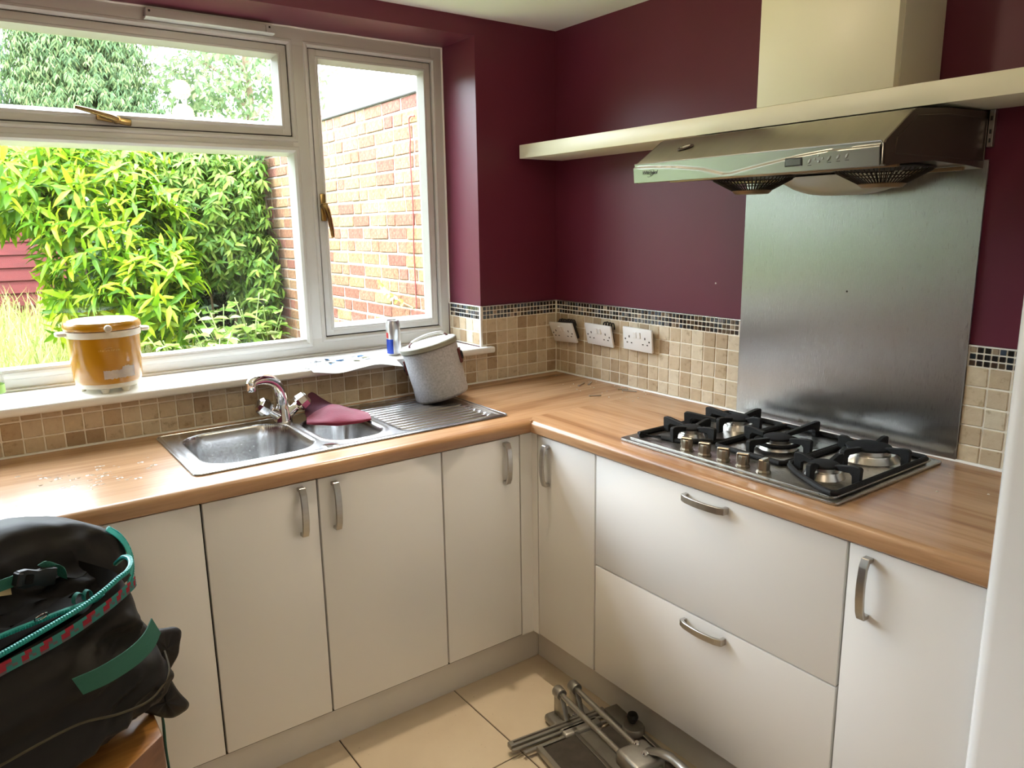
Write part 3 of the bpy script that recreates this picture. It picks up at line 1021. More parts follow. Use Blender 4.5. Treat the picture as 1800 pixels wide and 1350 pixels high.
hd = empty('cooker_hood', (-.2, -1.258, 1.6), 'stainless cooker hood hanging beneath the shelf', 'cooker hood')
HY0, HY1 = -1.612, -.903
prof = [(-.003, 1.642), (-.10, 1.648), (-.25, 1.652), (-.40, 1.640), (-.447, 1.6345), (-.453, 1.638), (-.458, 1.680), (-.454, 1.6865), (-.356, 1.7500), (-.343, 1.7550), (-.20, 1.766), (-.003, 1.7715)]
b = MB(); b.prism(prof, HY0 + .004, HY1 - .004, 'y'); b.build('body', 'hood_steel', hd, 28)
for y0_, y1_ in ((HY0, HY0 + .004), (HY1 - .004, HY1)):
    b = MB(); b.prism(prof, y0_, y1_, 'y'); b.build('side_panel', 'hood_side', hd, 20)
b = MB()
q = [(-.012, 1.66), (-.012, 1.755), (-.20, 1.752), (-.335, 1.741), (-.415, 1.692), (-.42, 1.66)]
b.tube([(x, HY0 - .0005, z) for x, z in q], .0014, 6, closed=True); b.build('side_rib', 'hood_side', hd)
# fascia with its wave
rows_ = []
nyf, nzf = 96, 22
def zc(y):
    a = (HY1 - y) / (HY1 - HY0)
    pts_ = [(0, 1.677), (.10, 1.6745), (.22, 1.669), (.34, 1.658), (.43, 1.6425), (.46, 1.6425), (.60, 1.657), (.72, 1.668), (.82, 1.674), (1, 1.676)]
    for (a0, z0), (a1, z1) in zip(pts_, pts_[1:]):
        if a <= a1:
            return z0 + (z1 - z0) * (a - a0) / (a1 - a0)
    return pts_[-1][1]
for j in range(nzf):
    z = 1.6355 + (1.6835 - 1.6355) * j / (nzf - 1)
    r_ = []
    for i in range(nyf):
        y = HY1 - .002 + (HY0 - HY1 + .010) * i / (nyf - 1)
        t = max(0, min(1, (zc(y) - z) / .005 + .5))
        rise = t * t * (3 - 2 * t)
        base_x = -.4545 - (z - 1.6355) / .048 * .005
        r_.append((base_x - .0015 - .0055 * rise, y, z))
    rows_.append(r_)
b = MB(); b.grid(rows_, thick=.003)
fas = b.build('fascia', 'hood_silver', hd, 50)
b = MB(); b.tube([(-.4605, HY1 - .002, 1.685), (-.4605, HY0 + .008, 1.685), (-.4605, HY0 + .004, 1.679), (-.458, HY0 + .004, 1.638)], .0018, 6); b.build('edge_trim', 'hood_silver', hd)
b = MB(); b.box(-.4655, -.455, -1.428, -1.384, 1.6465, 1.6650, .001, 1); dsp = b.build('display', 'glass_smoke', fas)
b = MB(); b.box(-.4662, -.460, -1.4245, -1.3875, 1.6495, 1.6620); b.build('screen', 'lcd_grey', dsp, 0)
b_y = [(-1.446, 1.655, 1), (-1.459, 1.6585, 0), (-1.468, 1.6655, 0), (-1.469, 1.6525, 0), (-1.478, 1.6585, 0), (-1.493, 1.6580, 1), (-1.514, 1.6590, 1), (-1.534, 1.6600, 1)]
for y, z, big in b_y:
    b = MB()
    M = Matrix.Translation((-.4635, y, z)) @ Matrix.Rotation(R(35 if big else 0), 4, 'X')
    b.lathe([(0, .0022), (.0022, .0018), (.003, 0)], 12, M @ Matrix.Rotation(R(-90), 4, 'Y'), sx=1.0 if not big else 2.2)
    b.build('button', 'hood_silver', fas)
    if big:
        b = MB(); b.box(-.4645, -.4625, y - .004, y + .004, z - .0095, z - .0085); b.build('mark', 'print_grey', fas, 0)
# maker's script on the fascia
fc = bpy.data.curves.new('lettering', 'FONT')
fc.body = 'Whirlpool'; fc.size = .0150; fc.shear = .35; fc.extrude = .0002; fc.align_x = 'LEFT'; fc.space_character = .88
fc.materials.append(MATS['print_grey'])
lo = text_mesh(fc, fas)
lo.matrix_local = Matrix.Translation((-.4652, -.937, 1.6555)) @ Matrix(((0, 0, -1, 0), (-1, 0, 0, 0), (0, 1, 0, 0), (0, 0, 0, 1)))
b = MB()
b.tube([(-.4645, -.968 + .013 * math.cos(t), 1.6585 + .0085 * math.sin(t) - .004 * math.cos(t)) for t in np.linspace(.3, 5.6, 24)], .0005, 5)
b.build('logo_swirl', 'print_grey', fas)
M = Matrix.Translation((-.402, -1.035, 1.7225)) @ Matrix.Rotation(R(-32.5), 4, 'Y') @ Matrix.Rotation(R(20), 4, 'Z')
b = MB(); b.lathe([(0, .004), (.007, .0038), (.011, .0025), (.012, 0)], 24, M, sy=2.0, sx=.8); mk = b.build('badge', 'hood_side', hd)
b = MB(); b.lathe([(0, .0058), (.006, .0052), (.0075, .0035)], 20, M, sy=2.0, sx=.8); b.build('badge_face', 'chrome', mk)
# two wire grease baskets
for cy in (-1.118, -1.484):
    cx = -.222
    b = MB()
    for k in range(60):
        a = 2 * math.pi * k / 60
        ca, sa = math.cos(a), math.sin(a)
        b.tube([(cx + .108 * ca, cy + .108 * sa, 1.6435), (cx + .103 * ca, cy + .103 * sa, 1.637), (cx + .050 * ca, cy + .050 * sa, 1.609)], .0015, 5)
    b.tube([(cx + .108 * math.cos(t), cy + .108 * math.sin(t), 1.6435) for t in np.linspace(0, 2 * math.pi, 48, endpoint=False)], .0035, 6, closed=True)
    b.tube([(cx + .080 * math.cos(t), cy + .080 * math.sin(t), 1.6255) for t in np.linspace(0, 2 * math.pi, 40, endpoint=False)], .0014, 5, closed=True)
    b.tube([(cx + .050 * math.cos(t), cy + .050 * math.sin(t), 1.609) for t in np.linspace(0, 2 * math.pi, 40, endpoint=False)], .0025, 5, closed=True)
    bk = b.build('grease_basket', 'basket_wire', hd)
    b = MB(); b.lathe([(.052, 1.611), (.053, 1.608), (.044, 1.600), (0, 1.5995)], 36, cx=cx, cy=cy); b.build('oil_cup', 'basket_cup', bk)
    b = MB(); b.lathe([(0, 1.647), (.06, 1.645), (.095, 1.643)], 36, cx=cx, cy=cy); b.build('fan_mouth', 'black_plastic', bk)
b = MB()
rows_ = []
for i in range(15):
    t = -1 + 2 * i / 14
    prof_ = max(0, 1 - abs(t) ** 3.2)
    rows_.append([(-.065 + .055 * s_, -1.295 + .185 * t, 1.6445 - .051 * prof_ * max(0.0, 1 - abs(s_) ** 4)) for s_ in np.linspace(-1, 1, 13)])
b.grid(rows_, thick=.002); b.build('oil_tray', 'oil_tray_metal', hd, 60)
b = MB(); b.box(-.35, -.335, HY0 + .03, HY1 - .03, 1.638, 1.646, .002); b.box(-.09, -.075, HY0 + .01, HY1 - .01, 1.636, 1.645, .002); b.build('underside_rail', 'basket_cup', hd)
b = MB(); b.box(-.012, .003, HY0 - .016, HY0 - .004, 1.690, 1.774, .001, 1); br_ = b.build('wall_bracket', 'brushed_handle', hd)
b = MB()
for z in (1.705, 1.725, 1.755): b.box(-.0135, -.0115, HY0 - .012, HY0 - .008, z - .005, z + .005)
b.build('slot', 'dark_gap', br_, 0)
keep(hd)

# ------------------------------------------------------------------ sockets pulled off the wall
def socket(P, tiltx, tilty, label, nw, box_up):
    root = empty('double_socket', P, label, 'socket', 'loose double sockets on the tiled wall')
    root.matrix_world = Matrix.Translation(P) @ Matrix.Rotation(R(-90), 4, 'Z') @ Matrix.Rotation(R(tiltx), 4, 'X') @ Matrix.Rotation(R(tilty), 4, 'Y')
    b = MB(); b.box(-.0735, .0735, -.0095, 0, -.0435, .0435, .003, 2); fp = b.build('faceplate', 'socket_white', root)
    for s_ in (-1, 1):
        b = MB(); b.prism([(-.0085 * 1, -.009), (.0085, -.009), (.0085, -.0128), (-.0085, -.0105)] if False else [(s_ * .0098 - .0082, .006), (s_ * .0098 + .0082, .006), (s_ * .0098 + .0082, .0285), (s_ * .0098 - .0082, .0285)], -.0130, -.008, 'y', .001, 1); b.build('switch', 'socket_white', root)
        b = MB()
        cx = s_ * .040
        b.box(cx - .0022, cx + .0022, -.0101, -.008, .004, .0125)
        b.box(cx - .0145, cx - .0075, -.0101, -.008, -.0165, -.0125)
        b.box(cx + .0075, cx + .0145, -.0101, -.008, -.0165, -.0125)
        b.build('pin_hole', 'dark_gap', root, 0)
        b = MB(); b.lathe([(0, .0006), (.0032, .0006), (.0034, 0)], 12, Matrix.Translation((s_ * .0605, -.0095, -.002)) @ Matrix.Rotation(R(90), 4, 'X')); b.build('screw', 'dark_gap', root, 0)
    b = MB(); b.box(-.062, .062, 0, .011, -.034, .034, .003, 1); b.build('terminal_block', 'black_plastic', root)
    b = MB()
    for k in range(nw):
        x = .055 - .014 * k
        b.tube(spline([(x, .008, .024), (x + .006, .012, .0455 + .002 * (k % 3)), (x + .01, .020, .044), (x + .004, .024, .02)], 5), .0028, 6)
    if nw: b.build('wire', 'black_plastic', root)
    b = MB(); b.box(-.040 + box_up, .060 + box_up, .004, .016, -.03, .034 + box_up, .003, 1); b.build('back_box', 'black_plastic', root)
    return root
socket((-.030, -.0885, 1.0935), 20, -3, 'tilted white double socket nearest the corner with black wires behind', 7, .010)
socket((-.024, -.2990, 1.1035), 14, 1, 'middle white double socket leaning off the tiles', 4, .0)
socket((-.018, -.5015, 1.1065), 6, 1, 'flattest white double socket, nearest the steel splashback', 0, -.002)

# ------------------------------------------------------------------ fridge
fg = empty('fridge_freezer', (-.33, -2.26, 0), 'tall glossy white fridge freezer cut off by the picture edge', 'fridge')
b = MB(); b.box(-.59, -.02, -2.55, -1.962, .02, 1.76, .01, 2); b.build('cabinet', 'fridge_white', fg)
for z0, z1 in ((.06, .42), (.430, 1.755)):
    b = MB(); b.box(-.655, -.598, -2.552, -1.957, z0, z1, .026, 6); b.build('door', 'fridge_white', fg)
b = MB(); b.box(-.58, -.04, -2.53, -1.98, 0, .03); b.build('foot_rail', 'black_plastic', fg, 0)
keep(fg)

# ------------------------------------------------------------------ slow cooker on the sill
sc_ = empty('slow_cooker', (-1.688, .085, WB), 'mustard yellow retro slow cooker with torn white sticker on the sill', 'slow cooker')
CX, CY = -1.688, .085
b = MB()
b.lathe([(.080, 1.084), (.089, 1.086), (.0935, 1.095), (.0965, 1.150), (.0985, 1.216), (.0985, 1.228), (.090, 1.228), (.088, 1.12), (0, 1.10)], 56, cx=CX, cy=CY); b.build('body', 'cooker_yellow', sc_)
b = MB(); b.lathe([(0, 1.071), (.080, 1.071), (.087, 1.074), (.090, 1.080), (.089, 1.0875), (.083, 1.0875), (0, 1.085)], 56, cx=CX, cy=CY); b.build('base_ring', 'cooker_cream', sc_)
for a in (-108, -62, 10, 62, 118, 170):
    fx, fy = CX + .072 * math.cos(R(a)), CY + .072 * math.sin(R(a))
    b = MB(); b.lathe([(0, 1.058), (.008, 1.058), (.014, 1.072), (0, 1.073)], 12, cx=fx, cy=fy); b.build('foot', 'cooker_cream', sc_)
b = MB(); b.lathe([(.0965, 1.222), (.1015, 1.223), (.1030, 1.230), (.1025, 1.241), (.0965, 1.243)], 56, cx=CX, cy=CY); b.build('rim_band', 'cooker_cream', sc_)
b = MB(); b.lathe([(.090, 1.243), (.1030, 1.244), (.1055, 1.249), (.1045, 1.260), (.099, 1.267), (.080, 1.2715), (.04, 1.2735), (0, 1.274)], 56, cx=CX, cy=CY); lid = b.build('lid', 'cooker_yellow', sc_)
b = MB(); b.lathe([(0, 1.2748), (.06, 1.2738), (.084, 1.2718), (.092, 1.2690)], 56, cx=CX, cy=CY); b.build('lid_top', 'cooker_cream', lid)
vdir = Vector((CP.x - CX, CP.y - CY, 0)).normalized()
va = math.atan2(vdir.y, vdir.x) + R(7)
M = Matrix.Translation((CX + .1045 * math.cos(va), CY + .1045 * math.sin(va), 1.252)) @ Matrix.Rotation(va, 4, 'Z') @ Matrix.Rotation(R(90), 4, 'Y')
b = MB(); b.lathe([(0, .012), (.0095, .011), (.0105, .006), (.0105, -.004)], 24, M); kb = b.build('dial', 'cooker_cream', sc_)
b = MB(); b.lathe([(0, .0128), (.0062, .0126), (.0068, .0115)], 20, M); b.build('dial_face', 'sticker_white', kb)
for s_ in (-1, 1):
    hd_ = va + s_ * R(90)
    M = Matrix.Translation((CX + .100 * math.cos(hd_), CY + .100 * math.sin(hd_), 1.233)) @ Matrix.Rotation(hd_, 4, 'Z')
    b = MB(); b.prism([(0, -.028), (.010, -.028), (.022, -.022), (.027, -.008), (.027, .008), (.022, .022), (.010, .028), (0, .028)], -.004, .007, 'z', .003, 2, M)
    b.build('side_handle', 'cooker_cream', sc_)
def cyl_patch(name, a0, a1, zf, r, m, parent, n=24):
    rows_ = []
    for i in range(n + 1):
        a = a0 + (a1 - a0) * i / n
        z0, z1 = zf(i / n)
        rows_.append([(CX + r(z) * math.cos(va + a), CY + r(z) * math.sin(va + a), z) for z in np.linspace(z0, z1, 4)])
    b = MB(); b.grid(rows_); return b.build(name, m, parent)
rr_ = lambda z: .0947 + (z - 1.095) / .121 * .0048
rj = random.Random(3)
jag = [rj.uniform(-.0018, .0018) for _ in range(40)]
def stick(t):
    up_ = 1.1275 if t < .58 else (1.1375 if t < .80 else 1.1345)
    return 1.1030 + jag[int(t * 24)], up_ + jag[int(t * 24) + 10]
cyl_patch('torn_sticker', R(-14), R(40), stick, rr_, 'sticker_white', sc_)
# faded illegible print
b = MB()
rz_ = .1003
for k in range(13):
    a0_ = R(-17 + 2.6 * k); w_ = R(.7 + .5 * ((k * 7) % 3))
    z0_ = 1.1855 + .001 * ((k * 5) % 2)
    b.grid([[(CX + rz_ * math.cos(va + a0_ + t), CY + rz_ * math.sin(va + a0_ + t), z) for z in (z0_, z0_ + .004)] for t in (0, w_)])
b.grid([[(CX + rz_ * math.cos(va + R(t)), CY + rz_ * math.sin(va + R(t)), 1.1925 + .0022 * math.cos(R(t) * 11) + z) for z in (0, .0012)] for t in np.linspace(-8, 4, 13)])
tag(b.build('faded_print', 'faded_print', sc_), kind='stuff')
keep(sc_)

# ------------------------------------------------------------------ drinks can
cn = empty('drinks_can', (-.738, .055, WB), 'slim silver and blue drinks can standing on the sill', 'can')
KX, KY = -.738, .055
b = MB(); b.lathe([(0, WB + .004), (.020, WB), (.0235, WB + .003), (.0262, WB + .010), (.0262, WB + .118), (.0235, WB + .126), (.0225, WB + .129), (.0232, WB + .1315), (.0218, WB + .1315), (.0205, WB + .127), (0, WB + .127)], 36, cx=KX, cy=KY); b.build('body', 'can_silver', cn)
kva = math.atan2(CP.y - KY, CP.x - KX)
def can_patch(name, a0, a1, z0, z1, m, r=.02635, slant=0):
    rows_ = []
    for i in range(15):
        t = i / 14
        a = kva + a0 + (a1 - a0) * t
        rows_.append([(KX + r * math.cos(a), KY + r * math.sin(a), WB + z + slant * t) for z in np.linspace(z0, z1, 4)])
    b = MB(); b.grid(rows_); b.build(name, m, cn)
can_patch('blue_panel', R(-82), R(-4), .008, .062, 'can_blue')
can_patch('blue_panel', R(98), R(176), .064, .118, 'can_blue')
can_patch('red_mark', R(-80), R(-45), .066, .086, 'can_red')
b = MB(); b.prism(rrect(-.006, .006, -.010, .010, .005, 3), WB + .1275, WB + .129, 'z', M=Matrix.Translation((KX, KY, 0))); b.build('ring_pull', 'can_silver', cn)
keep(cn)

# ------------------------------------------------------------------ paper on the sill
pp = empty('leaflet', (-.95, .06, WB), 'open printed leaflet curling over the sill edge', 'leaflet')
rows_ = []
for i in range(25):
    t = i / 24
    x = -1.125 + .335 * t
    row = []
    for j in range(9):
        s_ = j / 8
        y = .155 - .035 * t - (.205 - .020 * t + .010 * math.sin(t * 7)) * s_
        z = WB + .0015 + .004 * max(0, math.sin(t * 9.0 + s_)) * s_
        if y < -.030: z -= (-.030 - y) * .55
        row.append((x + .03 * s_ - .01 * t, y, z))
    rows_.append(row)
b = MB(); b.grid(rows_, thick=.0006); b.build('sheet', 'paper', pp, 60)
rj = random.Random(5)
for m, k in (('paper_blue', 7), ('paper_grey', 30), ('paper_olive', 5)):
    b = MB()
    for _ in range(k):
        i, j = rj.randrange(3, 20), rj.randrange(1, 6)
        p0 = Vector(rows_[i][j]) + Vector((0, 0, .0020)); p1 = Vector(rows_[i + 2][j]) + Vector((0, 0, .0020))
        w = rj.uniform(.005, .013) if m != 'paper_grey' else rj.uniform(.002, .006)
        tt = rj.uniform(.2, 1)
        p1 = p0.lerp(p1, tt)
        bm2 = bmesh.new(); bm2.faces.new([bm2.verts.new(q) for q in (p0 + Vector((0, -w, 0)), p1 + Vector((0, -w, 0)), p1 + Vector((0, w, 0)), p0 + Vector((0, w, 0)))]); b.merge(bm2)
    tag(b.build('print', m, pp, 0), kind='stuff')
keep(pp)

# ------------------------------------------------------------------ jar at the picture edge
jr = empty('glass_jar', (-1.985, .10, WB), 'small clear glass jar at the far left end of the sill', 'jar')
b = MB(); b.lathe([(0, WB + .001), (.030, WB + .001), (.034, WB + .006), (.034, WB + .075), (.026, WB + .090), (.026, WB + .1), (.023, WB + .1), (.023, WB + .09), (.031, WB + .073), (.031, WB + .008), (0, WB + .006)], 32, cx=-1.985, cy=.10); b.build('body', 'window_glass', jr)
b = MB(); b.lathe([(.0345, WB + .025), (.0345, WB + .05)], 32, cx=-1.985, cy=.10); b.build('label_band', 'label_green', jr)
b = MB(); b.lathe([(.028, WB + .095), (.028, WB + .108), (.026, WB + .110), (0, WB + .110)], 28, cx=-1.985, cy=.10); b.build('lid', 'cooker_cream', jr)
keep(jr)

# ------------------------------------------------------------------ felt lunch bag leaning on the sill
lb = empty('lunch_bag', (-.655, -.145, .9175), 'grey felt cylindrical lunch bag leaning back on the drainer', 'lunch bag')
tilt = Matrix.Translation((-.655, -.150, .9245)) @ Matrix.Rotation(R(-11.5), 4, 'Y') @ Matrix.Rotation(R(-7), 4, 'X')
def soft(prof, n, bumpk, seed):
    b = bmesh.new(); rings = []
    for r, z in prof:
        ring = []
        for j in range(n):
            a = 2 * math.pi * j / n
            p = Vector((math.cos(a), math.sin(a), z * 9 + seed))
            k = 1 + bumpk * noise.noise(p * 1.4)
            ring.append(b.verts.new((r * k * math.cos(a), r * k * .93 * math.sin(a), z)))
        rings.append(ring)
    for A, B2 in zip(rings, rings[1:]):
        for j in range(n): b.faces.new((A[j], A[(j + 1) % n], B2[(j + 1) % n], B2[j]))
    b.faces.new(rings[0][::-1]); b.faces.new(rings[-1])
    return b
b = MB(); b.merge(soft([(.088, 0.0), (.096, .003), (.099, .012), (.0985, .05), (.0990, .10), (.0995, .15), (.101, .183)], 56, .035, 2), tilt); b.build('body', 'felt_grey', lb, 60)
b = MB(); b.merge(soft([(.1005, .183), (.1045, .185), (.1050, .190), (.1045, .1945), (.1055, .197), (.1050, .2015), (.099, .204)], 56, .012, 2), tilt); b.build('binding', 'binding_khaki', lb, 60)
b = MB(); b.merge(soft([(.1005, .2035), (.07, .2075), (.03, .209), (.002, .2092)], 56, .01, 2), tilt); b.build('lid', 'felt_white', lb, 60)
hp = spline([(-.078, -.005, .203), (-.074, -.006, .216), (-.050, -.008, .226), (0, -.010, .231), (.050, -.008, .226), (.072, -.006, .214), (.082, -.004, .203)], 5)
b = MB()
k0, k1 = len(hp) // 4, 3 * len(hp) // 4 + 1
b.tube(hp[:k0 + 1], .007, 8, M=tilt, flat=.35); b.build('handle_end', 'leather_red', lb)
b = MB(); b.tube(hp[k1 - 1:], .007, 8, M=tilt, flat=.35); b.build('handle_end', 'leather_red', lb)
b = MB(); b.tube(hp[k0:k1], .0085, 10, M=tilt, flat=.5); b.build('handle_grip', 'felt_white', lb)
for sx_ in (1, -1):
    b = MB()
    tiltt = tilt @ Matrix.Rotation(R(-38), 4, 'Z')
    b.box(sx_ * .096, sx_ * .105, -.014, .014, .105, .158, .002, 1, tiltt)
    st_ = b.build('side_tab', 'leather_red', lb)
    b = MB(); b.tube([tiltt @ Vector((sx_ * .107, .012 * math.cos(t), .132 + .014 * math.sin(t))) for t in np.linspace(0, 2 * math.pi, 20, endpoint=False)], .0025, 6, closed=True); b.build('ring', 'black_plastic', st_)
keep(lb)

# ------------------------------------------------------------------ loose fixings on the worktop
def nail(P, Q, label, r=.0022):
    P = Vector((*P, ZW + r + .0002)); Q = Vector((*Q, ZW + r + .0002))
    b = MB(); b.tube([P, P.lerp(Q, .96)], r, 8)
    u = (Q - P).normalized()
    b.tube([P - u * .0015, P], r * 1.7, 10)
    tag(b.build('nail', 'nail_steel'), label, 'nail', 'loose fixings left on the worktop')
nail((-.136, -.301), (-.086, -.277), 'steel nail lying nearest the corner of the worktop')
nail((-.092, -.309), (-.050, -.280), 'short nail beside the tiles below the middle socket')
nail((-.223, -.460), (-.184, -.482), 'lone nail lying furthest out on the worktop')
nail((-.062, -.442), (-.035, -.470), 'bent fixing up against the white sealant')
nail((-.066, -.470), (-.040, -.520), 'long nail among crumbs below the right-hand socket')
b = MB()
rj = random.Random(8)
for _ in range(26):
    x, y = rj.uniform(-.20, -.02), rj.uniform(-.62, -.22)
    r = rj.uniform(.0012, .0028)
    b.lathe([(0, ZW), (r, ZW + .0002), (r * .7, ZW + r), (0, ZW + r * 1.2)], 6, cx=x, cy=y)
for x, y in ((-.27, -1.70), (-.30, -1.86), (-.12, -1.66), (-.20, -1.78)):
    b.lathe([(0, ZW), (.003, ZW + .0002), (.002, ZW + .002), (0, ZW + .0026)], 6, cx=x, cy=y)
tag(b.build('plaster_crumbs', 'crumb'), 'pale plaster crumbs scattered on the worktop', 'crumbs', kind='stuff')
b = MB()
for _ in range(60):
    x, y = -1.80 + rj.gauss(0, .10), -.33 + rj.gauss(0, .07)
    if y > -.05 or y < -.57 or x > -1.62: continue
    r = rj.uniform(.002, .007)
    b.lathe([(0, ZW - .0004), (r, ZW - .0004), (r * .8, ZW + r * .14), (0, ZW + r * .2)], 10, cx=x, cy=y, sx=rj.uniform(.7, 1.8))
mat('water', (.55, .42, .30), .02, coat=1)
tag(b.build('water_drops', 'water'), 'splashed water drops on the worktop left of the sink', 'water', kind='stuff')

# ------------------------------------------------------------------ wooden stool
sto = empty('wooden_stool', (-2.08, -1.0, 0), 'brown wooden stool with a thick top under the black bag', 'stool')
ol = [(-1.822, -.76), (-1.822, -1.050), (-1.94, -1.152), (-2.10, -1.20), (-2.36, -1.20), (-2.36, -.70), (-1.86, -.70)]
b = MB(); b.prism(ol, .525, .600, 'z', .006, 2); 
me = b.mesh('top', 30)
me.materials.append(MATS['stool_wood']); me.materials.append(MATS['wood_side'])
for p in me.polygons: p.material_index = 0 if p.normal.z > .7 else 1
link('top', me, sto)
for x, y in ((-1.88, -.78), (-1.95, -1.08), (-2.30, -1.13), (-2.30, -.77)):
    b = MB(); b.box(x - .02, x + .02, y - .02, y + .02, 0, .527, .003); b.build('leg', 'wood_side', sto)
b = MB(); b.box(-2.30, -1.88, -.785, -.765, .18, .21); b.box(-2.30, -1.95, -1.115, -1.095, .18, .21); b.build('stretcher', 'wood_side', sto)
keep(sto)

# ------------------------------------------------------------------ black rucksack
bn = Vector((.45, -.893, 0)).normalized(); bd = Vector((-.893, -.45, 0)).normalized(); BX = Vector((-1.83, -1.0, 0))
def bp(s_, t_, off=0):
    """s along the bag (leftwards), t height, off towards the viewer side"""
    return BX + bd * s_ + bn * off + Vector((0, 0, t_))
bag = empty('rucksack', (-2.05, -1.02, .6), 'open black rucksack with teal zips and straps on the stool', 'bag')
def lerp_tab(tab, x):
    if x <= tab[0][0]: return tab[0][1]
    for (a, va_), (c_, vc) in zip(tab, tab[1:]):
        if x <= c_: return va_ + (vc - va_) * (x - a) / (c_ - a)
    return tab[-1][1]
smin = [(.602, .150), (.612, .100), (.635, .040), (.655, -.012), (.672, -.038), (.70, -.040), (.754, -.028), (.801, -.018), (.881, -.006), (.90, .0)]
fbul = [(.602, -.080), (.625, -.025), (.655, .030), (.69, .058), (.74, .055), (.80, .045), (.86, .022), (.90, .008)]
def rim_t(s_): return lerp_tab([(-.02, .905), (.04, .900), (.12, .880), (.25, .868), (.55, .86)], s_)
def section(t, n=120):
    s0, s1 = lerp_tab(smin, t), .56
    f, bk = lerp_tab(fbul, t), -.26
    out = []
    for k in range(n):
        a = 2 * math.pi * k / n
        ca, sa = math.cos(a), math.sin(a)
        e = 2 / 5.0
        u = math.copysign(abs(ca) ** e, ca); v = math.copysign(abs(sa) ** e, sa)
        out.append(((s0 + s1) / 2 - (s1 - s0) / 2 * u, (f + bk) / 2 + (f - bk) / 2 * v))
    return out
tl = list(np.linspace(.602, .90, 56))
rows_ = []
for i, t in enumerate(tl):
    row = []
    for s_, o_ in section(t):
        tt = .602 + (t - .602) * (rim_t(s_) - .602) / .298
        p = bp(s_, tt, o_)
        w = min(1, (t - .602) / .04) * min(1, (.905 - t) / .06)
        q = p * 9.0
        k = .022 * noise.noise(q) + .009 * noise.noise(p * 22) + .016 * (1 - abs(noise.noise(Vector((p.x * 9 + p.z * 13, p.y * 9, p.z * 6)))) * 2.4) + .010 * (1 - abs(noise.noise(Vector((p.x * 16 - p.z * 20, p.y * 14, p.z * 17)))) * 2.4)
        row.append(p + bn * k * w * (1 if o_ > -.1 else -.5))
    rows_.append(row)
b = MB()
b.grid(rows_, closed=True)
bm2 = bmesh.new(); bm2.faces.new([bm2.verts.new(p) for p in rows_[0][::-1]]); b.merge(bm2)
b.build('body', 'bag_black', bag, 70)
# inside cavity
top_ring = rows_[-1]
cen = sum(top_ring, Vector()) / len(top_ring)
b = MB()
b.grid([top_ring, [p.lerp(cen, .10) - Vector((0, 0, .05)) for p in top_ring], [p.lerp(cen, .5) - Vector((0, 0, .075)) for p in top_ring], [p.lerp(cen, .99) - Vector((0, 0, .08)) for p in top_ring]], closed=True)
b.build('lining', 'bag_inner', bag, 60)
# inner pocket flap between rim and lid
rows_ = []
for i in range(41):
    s_ = .012 + .50 * i / 40
    rows_.append([bp(s_, lerp_tab([(0, .86), (.5, .885), (1, .94)], v) + .016 * noise.noise(Vector((s_ * 22, v * 5, 3))), -.055 - .12 * v + .022 * noise.noise(Vector((s_ * 19, v * 7, 9)))) for v in np.linspace(0, 1, 19)])
b = MB(); b.grid(rows_, thick=.006); b.build('inner_flap', 'bag_inner', bag, 70)
# raised lid
ltop = [(-.128, .848), (-.122, .880), (-.106, .910), (-.080, .936), (-.040, .962), (-.008, .976), (.05, .994), (.11, 1.003), (.2, 1.010), (.5, 1.005)]
rows_ = []
for i in range(71):
    s_ = -.127 + .62 * (i / 70) ** 1.25
    tp = lerp_tab(ltop, s_)
    bt = .80
    th = .055 * min(1, max(.12, ((s_ + .129) / .06) ** .6))
    row = []
    for k in range(44):
        a = 2 * math.pi * k / 44
        v = math.copysign(abs(math.sin(a)) ** .7, math.sin(a)); u = math.copysign(abs(math.cos(a)) ** .7, math.cos(a))
        zz = (tp + bt) / 2 + (tp - bt) / 2 * v
        p = bp(s_, zz, -.205 + th * u - .03 * (zz - .8) / .2)
        kk = .012 * noise.noise(p * 11) + .012 * (1 - 2.2 * abs(noise.noise(Vector((p.x * 8, p.y * 8, p.z * 19))))) + .007 * (1 - 2.2 * abs(noise.noise(Vector((p.x * 24, p.y * 20, p.z * 14)))))
        row.append(p + bn * kk * (1 if u > 0 else -1) * .9)
    rows_.append(row)
b = MB(); b.grid(rows_, closed=True)
for rw in (rows_[0][::-1], rows_[-1]):
    bm2 = bmesh.new(); bm2.faces.new([bm2.verts.new(p) for p in rw]); b.merge(bm2)
b.build('lid', 'bag_black', bag, 70)
def zip_line(pts, name, off_tape):
    sp_ = spline(pts, 7)
    b = MB(); b.tube(sp_, .0048, 8); zo = b.build(name, 'teal_zip', bag)
    b = MB()
    d_acc = 0
    for p0, p1 in zip(sp_, sp_[1:]):
        L = (p1 - p0).length
        while d_acc < L:
            c_ = p0.lerp(p1, d_acc / L)
            u = (p1 - p0).normalized()
            M = Matrix.Translation(c_ + off_tape) @ u.to_track_quat('X', 'Z').to_matrix().to_4x4()
            b.box(-.0011, .0011, -.0024, .0024, -.0024, .0024, M=M)
            d_acc += .0046
        d_acc -= L
    b.build('zip_teeth', 'teal_zip_light', zo, 0)
zip_line([bp(.50, .872, .018), bp(.36, .878, .016), bp(.245, .884, .012), bp(.201, .888, .012), bp(.153, .893, .012), bp(.107, .899, .012), bp(.064, .909, .010), bp(.035, .918, .008), bp(.014, .920, .002), bp(-.006, .922, -.014), bp(-.022, .922, -.04), bp(-.030, .915, -.07), bp(-.040, .890, -.11)], 'front_zip', bn * .003 + Vector((0, 0, .003)))
zip_line([bp(.48, .886, -.045), bp(.34, .886, -.045), bp(.212, .884, -.045), bp(.166, .881, -.045), bp(.117, .879, -.042), bp(.077, .878, -.034), bp(.048, .884, -.018)], 'rear_zip', bn * .003)
